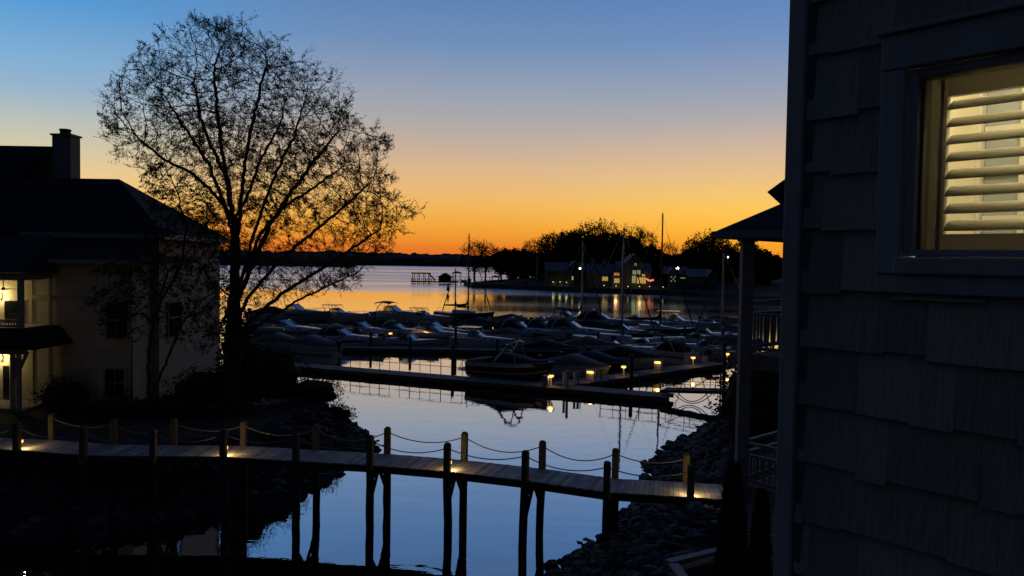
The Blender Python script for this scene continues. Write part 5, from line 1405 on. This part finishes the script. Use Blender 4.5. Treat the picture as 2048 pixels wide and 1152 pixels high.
def ptree(kind, u, vt, Y, label, wsc=1.0):
    p = at(u, vt, Y); z = gnd(p.x, p.y); H = p.z - z
    base = {'airy': 18, 'full': 16, 'dense': 13}[kind]
    if kind not in TP:
        TP[kind] = {'airy': lambda: make_tree(label, 18, 6.5, 7.5, 620, 5, .55, .34, .045, .3, .8, .09, 5),
                    'full': lambda: make_tree(label, 16, 6.0, 6.5, 480, 9, .65, .42, .045, .3, 1, .10, 4),
                    'dense': lambda: make_tree(label, 13, 5.8, 6.2, 340, 11, 1.0, .75, .04, .2, 1, .12, 4)}[kind]()
        o = TP[kind]
    else: o = dup(TP[kind], (0, 0, 0), 0, label, 'trees on the far peninsula')
    o.location = (p.x, p.y, z); o.rotation_euler = (0, 0, random.random() * 6.28); s = H / base; o.scale = (s * wsc, s * wsc, s)
for a in (('airy', 950, 476, 275, 'feathery tree at the very tip of the peninsula behind the dark mast'), ('airy', 972, 480, 282, 'second feathery tree at the tip, leaning over the boat lift', .9),
    ('full', 1003, 493, 285, 'rounded tree with open trunks beside the covered boat lift'), ('dense', 1025, 497, 300, 'low dark tree on the neck of the peninsula', 1.2), ('full', 1040, 494, 280, 'rounded tree left of the lone pale post'), ('dense', 1052, 500, 310, 'low dark tree behind the lone pale post', 1.3),
    ('airy', 1066, 476, 292, 'airy tree rising left of the long dark house'), ('airy', 1090, 468, 300, 'airy tree behind the left end of the long dark house'), ('full', 1112, 462, 300, 'leafy tree behind the middle of the long dark house'), ('dense', 1082, 505, 268, 'low dark tree next to the long dark house', 1.3),
    ('full', 1140, 458, 305, 'leafy tree between the long dark house and the white lamp'), ('dense', 1125, 490, 290, 'dark tree in front of the leafy trees by the white lamp', 1.25), ('full', 1158, 455, 300, 'leafy tree right behind the white lamp'), ('dense', 1172, 470, 285, 'dark dense tree behind the roof of the gabled house', 1.2),
    ('airy', 1184, 438, 305, 'left half of the tallest airy pair above the gabled house', 1.1), ('airy', 1208, 436, 312, 'right half of the tallest airy pair above the gabled house', 1.1), ('dense', 1215, 466, 290, 'dark dense tree just left of the pale mast', 1.4), ('dense', 1240, 470, 286, 'dark dense tree behind the pale mast', 1.4),
    ('airy', 1268, 447, 300, 'airy tree right above the tower house'), ('airy', 1290, 456, 290, 'airy tree between the tower house and the dark mast', 1.0), ('dense', 1262, 482, 276, 'dark dense tree behind the tower roof', 1.3), ('dense', 1298, 490, 270, 'dark dense tree behind the glowing red canopy', 1.3),
    ('airy', 1337, 481, 268, 'small airy tree right of the dark mast'), ('dense', 1325, 508, 262, 'low dark tree right at the dark mast', 1.5), ('dense', 1355, 508, 262, 'low dark tree behind the bright street lamp', 1.5), ('dense', 1380, 500, 262, 'low dark tree behind the barn-like house', 1.4),
    ('full', 1392, 475, 255, 'leafy tree left in the group next to the balcony tower'), ('airy', 1412, 458, 258, 'airy tree on top of the group next to the balcony tower', 1.1), ('full', 1432, 466, 250, 'leafy tree half hidden by the balcony tower roof', 1.1), ('dense', 1418, 500, 245, 'dark tree behind the barn-like house gable', 1.5), ('dense', 1455, 498, 240, 'dark tree beside the column of the balcony tower', 1.5), ('full', 1490, 480, 240, 'leafy tree seen past the column of the balcony tower', 1.3), ('dense', 1525, 500, 230, 'dark tree seen through the balcony tower', 1.6),
    ('dense', 1150, 500, 275, 'dark dense tree above the roof of the long dark house', 1.5), ('dense', 1192, 498, 280, 'dark dense tree above the chimneys of the gabled house', 1.4)):
    ptree(*a)
# houses
HWALL = mat('far_wall', (.19, .19, .195), .85, var=.15, scale=.6); HROOF = mat('far_roof', (.17, .19, .23), .8, var=.2, scale=.8); HDARK = mat('far_wall_dark', (.09, .085, .08), .9, var=.2, scale=.6)
LITY = mat('lit_window', (.9, .7, .3), emit=(1, .62, .16), es=.42, var=0); LITG = mat('lit_window_green', (.8, .9, .5), emit=(.62, .78, .34), es=.30, var=0); LITO = mat('lit_gable', (.9, .5, .2), emit=(1, .42, .10), es=.4, var=0); LITR = mat('lit_red', (1, .3, .2), emit=(1, .22, .10), es=1.1, var=0)
def gable(mbw, mbr, x0, x1, y0, y1, zb, ze, zr, axis='x', ov=.4):
    mbw.box(((x0 + x1) / 2, (y0 + y1) / 2, (zb + ze) / 2), (x1 - x0, y1 - y0, ze - zb))
    if axis == 'x':
        ym = (y0 + y1) / 2
        mbw.add([(x0 + .01, y0, ze), (x0 + .01, y1, ze), (x0 + .01, ym, zr - .1), (x1 - .01, y0, ze), (x1 - .01, y1, ze), (x1 - .01, ym, zr - .1)], [(0, 1, 2), (3, 5, 4)])
        for s, ya in ((1, y0 - ov), (-1, y1 + ov)): mbr.add([(x0 - ov, ya, ze - .2), (x1 + ov, ya, ze - .2), (x1 + ov, ym, zr), (x0 - ov, ym, zr), (x0 - ov, ya, ze - .38), (x1 + ov, ya, ze - .38), (x1 + ov, ym, zr - .18), (x0 - ov, ym, zr - .18)], [(0, 1, 2, 3), (7, 6, 5, 4), (0, 4, 5, 1), (1, 5, 6, 2), (0, 3, 7, 4)])
    else:
        xm = (x0 + x1) / 2
        mbw.add([(x0, y0 + .01, ze), (x1, y0 + .01, ze), (xm, y0 + .01, zr - .1)], [(0, 1, 2)])
        for xa in (x0 - ov, x1 + ov): mbr.add([(xa, y0 - ov, ze - .2), (xa, y1 + ov, ze - .2), (xm, y1 + ov, zr), (xm, y0 - ov, zr), (xa, y0 - ov, ze - .38), (xa, y1 + ov, ze - .38), (xm, y1 + ov, zr - .18), (xm, y0 - ov, zr - .18)], [(0, 1, 2, 3), (7, 6, 5, 4), (0, 4, 5, 1), (0, 3, 7, 4), (2, 1, 5, 6)])
class House:
    def __init__(s, label, u, v, Y):
        s.Y = Y; p = at(u, v, Y); s.o = Vector((p.x, Y, gnd(p.x, Y))); s.t = thing('house', label, 'house', tuple(s.o), 0, 'houses on the far peninsula'); s.w = MB(); s.r = MB()
    def X(s, u): return at(u, 560, s.Y).x
    def Z(s, v, u=1200): return at(u, v, s.Y).z
    def gab(s, u0, u1, ve, vr, dep, axis='x', dy=0):
        um = (u0 + u1) / 2; gable(s.w, s.r, s.X(u0), s.X(u1), s.Y + dy, s.Y + dy + dep, s.o.z - 1, s.Z(ve, um), s.Z(vr, um), axis)
    def win(s, u0, u1, v0, v1, m, dy=0, name='window', mull=2):
        um = (u0 + u1) / 2; x0, x1, z0, z1 = s.X(u0), s.X(u1), s.Z(v1, um), s.Z(v0, um); y = s.Y + dy
        f = MB(); w = .16
        for x in (x0, x1): f.box((x, y - .05, (z0 + z1) / 2), (w, .12, z1 - z0 + w))
        for z in (z0, z1): f.box(((x0 + x1) / 2, y - .052, z), (x1 - x0 - w, .12, w))
        for k in range(1, mull): f.box((x0 + (x1 - x0) * k / mull, y - .06, (z0 + z1) / 2), (.12, .1, z1 - z0 - w))
        o = rel(f, s.o).build(name, TRIM, s.t)
        rel(MB().box(((x0 + x1) / 2, y - .02, (z0 + z1) / 2), (x1 - x0, .04, z1 - z0)), s.o).build('pane', m, o)
    def extra(s, name, mb, m): rel(mb, s.o).build(name, m, s.t)
    def done(s, wm=None, rm=None): rel(s.w, s.o).build('wall', wm or HWALL, s.t); rel(s.r, s.o).build('roof', rm or HROOF, s.t)
h = House('long dark house with greenery lit along its base', 1130, 575, 243); h.gab(1092, 1168, 540, 524, 9); h.gab(1136, 1160, 536, 522, 11, 'y', -2)
for u in (1107, 1120, 1133, 1146): h.win(u, u + 4, 563, 572, DARKGL)
h.win(1142, 1146, 552, 560, LITY, -2.02, mull=1); h.done(HDARK, HROOF)
h = House('pale gabled house with two chimneys and a glowing entrance gable', 1208, 575, 236); h.gab(1176, 1240, 546, 528, 9); h.gab(1178, 1194, 545, 530, 10, 'y', -1.5); h.gab(1222, 1240, 553, 541, 10, 'y', -2.2)
h.win(1204, 1216, 553, 562, LITY, 0, mull=3); h.win(1226, 1237, 556, 566, LITY, -2.22, 'entrance', 3); h.win(1225, 1237, 545, 551, LITO, -2.22, mull=2); h.win(1183, 1190, 554, 561, DARKGL, -1.52)
c = MB(); c.box((h.X(1188), 240, h.Z(527)), (1.3, 1.2, 3.4)); h.extra('chimney', c, HWALL); c = MB(); c.box((h.X(1212), 240, h.Z(528)), (1.3, 1.2, 3.2)); h.extra('chimney', c, HWALL); h.done()
h = House('tower house with tall greenish lit windows and a glowing red canopy', 1272, 575, 234); h.gab(1246, 1302, 540, 526, 9); h.gab(1252, 1282, 524, 507, 10, 'y', -1.5); h.gab(1236, 1256, 534, 522, 8, 'x', .5)
h.win(1263, 1279, 540, 549, LITG, -1.52, mull=4); h.win(1262, 1270, 551, 566, LITG, -1.52, mull=2); h.win(1272, 1290, 554, 567, LITY, -.02 if False else -1.54, mull=4); h.win(1265, 1271, 526, 532, LITG, -1.52, mull=2); h.win(1283, 1290, 548, 553, LITY, -.02, mull=2)
c = MB(); P_ = [(h.X(1291 + k), 232.3, h.Z(556 + 3.5 * math.sin(math.pi * k / 16)) ) for k in range(0, 16, 2)]; c.tube(P_, .28, 6); h.extra('glowing_canopy', c, LITR); h.done()
h = House('low house with small green-lit panes below the bright street lamp', 1355, 575, 225); h.gab(1336, 1377, 547, 533, 9); h.gab(1336, 1350, 545, 535, 10, 'y', -1.5)
for u, v in ((1339, 552), (1346, 552), (1339, 560), (1346, 560), (1343, 556)): h.win(u, u + 3, v, v + 3.4, LITG, -1.52, mull=1)
h.win(1358, 1374, 554.5, 557.5, LITG, 0, mull=5); h.done()
h = House('barn-like house with a grey roof at the right end of the houses', 1400, 575, 220); h.gab(1378, 1424, 552, 538, 10); h.gab(1412, 1428, 552, 540, 12, 'y', -2); h.win(1384, 1392, 558, 564, DARKGL); h.win(1396, 1404, 558, 564, DARKGL); h.done(HDARK)
# lamps of the far shore
def flamp(u, v, Y, hgt, big, label):
    p = at(u, v, Y); z0 = gnd(p.x, p.y) if hgt is None else p.z - hgt
    t = thing('street_lamp', label, 'lamp', (p.x, p.y, z0), 0, 'lamps on the far peninsula'); H = p.z - z0
    MB().lathe([(.12, 0), (.08, .4), (.06, max(.5, H - .3))], 6).build('pole', BLACK, t); MB().lathe([(.1, H - .3), (big, H - .1), (big, H + .1), (big * .5, H + big)], 8).build('globe', BULBW, t, True); MB().lathe([(big * 1.15, H + big), (.05, H + big * 1.3)], 8).build('hood', BLACK, t)
    return p
flamp(1160, 537, 228, None, .34, 'bright white lamp on a pole before the long dark house'); flamp(1355, 537, 215, None, .44, 'brightest white street lamp above the low green-lit house')
pl_ = flamp(1456, 514, 205, None, .2, 'small lamp beside the roof of the balcony tower')
for u, v, lab in ((1208, 571, 'below the lit window of the gabled house'), (1232, 572, 'below the glowing entrance gable'), (1256, 573, 'left of the tower house door'), (1279, 573, 'below the tower house corner'), (1299, 573, 'below the glowing red canopy'), (1326, 578, 'right of the dark mast'), (1106, 564, 'first of three uplights at the long dark house'), (1120, 564, 'second of three uplights at the long dark house'), (1133, 565, 'third of three uplights at the long dark house')):
    p = at(u, v, 226 if v > 570 else 241)
    t = thing('garden_light', 'small garden light ' + lab, 'light', (p.x, p.y, gnd(p.x, p.y)), 0, 'garden lights on the far peninsula'); H = max(.4, p.z - gnd(p.x, p.y))
    MB().lathe([(.05, 0), (.05, H - .1)], 6).build('stake', BLACK, t); MB().lathe([(.05, H - .12), (.2, H), (.05, H + .14)], 7).build('glow', mat('garden_glow', (1, 1, .8), emit=(1, .85, .45), es=1.2, var=0), t)
for u in (1107, 1120, 1133): p = at(u, 566, 240); point_light('uplight', (p.x, p.y, gnd(p.x, p.y) + .5), 9, (.75, .9, .3), .4)
p = at(1231, 566, 231); point_light('entrance_light', (p.x, p.y - 1, p.z), 40, (1, .6, .2), .5)
p = at(1280, 562, 230); point_light('terrace_light', (p.x, p.y, p.z), 25, (1, .7, .3), .5)
# piers, boat houses and lifts off the tip
def posts(mb, xs, ys, z0, z1, r=.14):
    for x in xs:
        for y in ys: mb.tube([(x, y, z0), (x, y, z1)], r, 6)
Yp = 290.0
X = lambda u: at(u, 560, Yp).x
ZZ = lambda v, u=870: at(u, v, Yp).z
o = Vector((X(845), Yp, 0))
t = thing('pier', 'open-framed pier with a slanted stair rail off the peninsula tip', 'pier', tuple(o), 0, 'piers and boat houses off the peninsula')
mb = MB(); mb.box(((X(821) + X(915)) / 2, Yp + 2, ZZ(564)), (X(915) - X(821), 3.0, .5)); rel(mb, o).build('deck', DOCKF, t)
mb = MB(); posts(mb, [X(825), X(836), X(847), X(857)], [Yp, Yp + 5], -1, ZZ(548)); rel(mb, o).build('pilings', DOCKF, t)
mb = MB()
for y in (Yp, Yp + 5): mb.beam((X(822), y, ZZ(547)), (X(859), y, ZZ(547)), .35, .45)
mb.beam((X(823), Yp, ZZ(547)), (X(823), Yp + 5, ZZ(547)), .3, .4); mb.beam((X(858), Yp + 5, ZZ(547)), (X(858), Yp, ZZ(547)), .3, .4); mb.beam((X(857), Yp, ZZ(547)), (X(871), Yp, ZZ(561)), .25, .5); rel(mb, o).build('frame', DOCKF, t)
mb = MB()
for k in range(12): mb.box((X(823 + k * 4), Yp + .6, ZZ(560)), (.25, .2, 1.3))
rel(mb, o).build('rail_posts', DOCKF, t)
o = Vector((X(889), Yp, 0)); t = thing('boat_house', 'dark gabled boat house on piles off the peninsula tip', 'boat house', tuple(o), 0, 'piers and boat houses off the peninsula')
w_, r_ = MB(), MB(); gable(w_, r_, X(877), X(900), Yp, Yp + 7, ZZ(563), ZZ(553), ZZ(545.5), 'y', .5); rel(w_, o).build('wall', HDARK, t); rel(r_, o).build('roof', DOCKF, t)
mb = MB(); posts(mb, [X(878), X(886), X(893), X(899)], [Yp + .3, Yp + 6.5], -1, ZZ(562)); rel(mb, o).build('pilings', DOCKF, t)
def blift(u0, u1, vt, vb, Y, label):
    x0_, x1_ = at(u0, 560, Y).x, at(u1, 560, Y).x; zt, zb = at(u0, vt, Y).z, at(u0, vb, Y).z; o = Vector(((x0_ + x1_) / 2, Y, 0))
    t = thing('boat_lift', label, 'boat lift', tuple(o), 0, 'covered boat lifts off the peninsula')
    mb = MB(); mb.loft([[(x0_ - .3, y, zt - .5), (x0_ + .8, y, zt), (x1_ - .8, y, zt), (x1_ + .3, y, zt - .5), (x1_ + .3, y, zt - .62), (x0_ - .3, y, zt - .62)] for y in (Y, Y + 6)], True); rel(mb, o).build('canopy', CANV, t)
    mb = MB(); posts(mb, [x0_, x1_], [Y + .2, Y + 5.8], -1, zt - .5, .1); mb.beam((x0_, Y + 1, zb), (x1_, Y + 1, zb), .3, .3); rel(mb, o).build('frame', DOCKF, t)
blift(905, 920, 543, 562, Yp, 'small canopied boat lift at the end of the pier'); blift(998, 1020, 546, 562, 268, 'wide canopied boat lift among the trees at the tip'); blift(984, 996, 551, 562, 266, 'lower canopied boat lift beside the wide one')
for u, v, L, lab, k in ((1006, 566, 9, 'dark runabout parked under the wide canopied lift', 0),):
    p = at(u, 560, 270); dup(PROTO['black'], (p.x, p.y, .4), R(170), lab, 'boats at the peninsula', 1.1)
def jetty(u0, u1, Y, lab):
    x0_, x1_ = at(u0, 560, Y).x, at(u1, 560, Y).x; o = Vector(((x0_ + x1_) / 2, Y, 0)); t = thing('jetty', lab, 'jetty', tuple(o), 0, 'low jetties off the peninsula')
    rel(MB().box((o.x, Y, .75), (x1_ - x0_, 2.0, .3)), o).build('deck', DOCKF, t); mb = MB(); x = x0_ + .2; k = 0
    while x < x1_: mb.tube([(x, Y - .9 if k % 2 else Y + .9, -1), (x, Y - .9 if k % 2 else Y + .9, 2.2 + (k * 7 % 5) * .3)], .13, 6); x += 1.6; k += 1
    rel(mb, o).build('pilings', DOCKF, t); mb = MB(); mb.box((x0_ + (x1_ - x0_) * .7, Y, 1.6), (1.4, 1.0, 1.4)); mb.box((x0_ + (x1_ - x0_) * .3, Y, 1.3), (2.0, .8, .8)); rel(mb, o).build('dock_boxes', DOCKF, t, bevel=.1)
jetty(921, 946, 284, 'low jetty with a ragged row of posts beside the pier'); jetty(960, 992, 262, 'low jetty with posts just off the tip of the peninsula'); jetty(1024, 1062, 250, 'low jetty with posts left of the long dark house')
p = gp(896, 586, 0); t = thing('channel_marker', 'small dark channel marker standing alone in the calm water', 'marker', (p.x, p.y, -.5))
MB().lathe([(.14, 0), (.12, 1.3)], 8).build('stake', BLACK, t); MB().lathe([(.5, 1.2), (.55, 1.35), (.3, 2.0), (.28, 3.0), (.05, 3.2)], 8).build('buoy_body', BLACK, t)
p = at(1074, 553, 262); t = thing('post', 'lone pale post at the left end of the houses', 'post', (p.x, p.y, gnd(p.x, p.y))); MB().lathe([(.4, 0), (.34, 1), (.32, 7.4)], 7).build('shaft', TRIM, t); MB().lathe([(.45, 7.4), (.45, 7.7), (.1, 7.9)], 7).build('cap', TRIM, t)

# ------------------------------------------------------------------ render settings
SC.view_settings.view_transform = 'Standard'; SC.view_settings.look = 'None'; SC.view_settings.exposure = 0; SC.view_settings.gamma = 1
SC.render.engine = 'CYCLES'
SC.cycles.use_denoising = True; SC.cycles.max_bounces = 8; SC.cycles.transparent_max_bounces = 12; SC.cycles.sample_clamp_indirect = 4
SC.cycles.caustics_reflective = False; SC.cycles.caustics_refractive = False
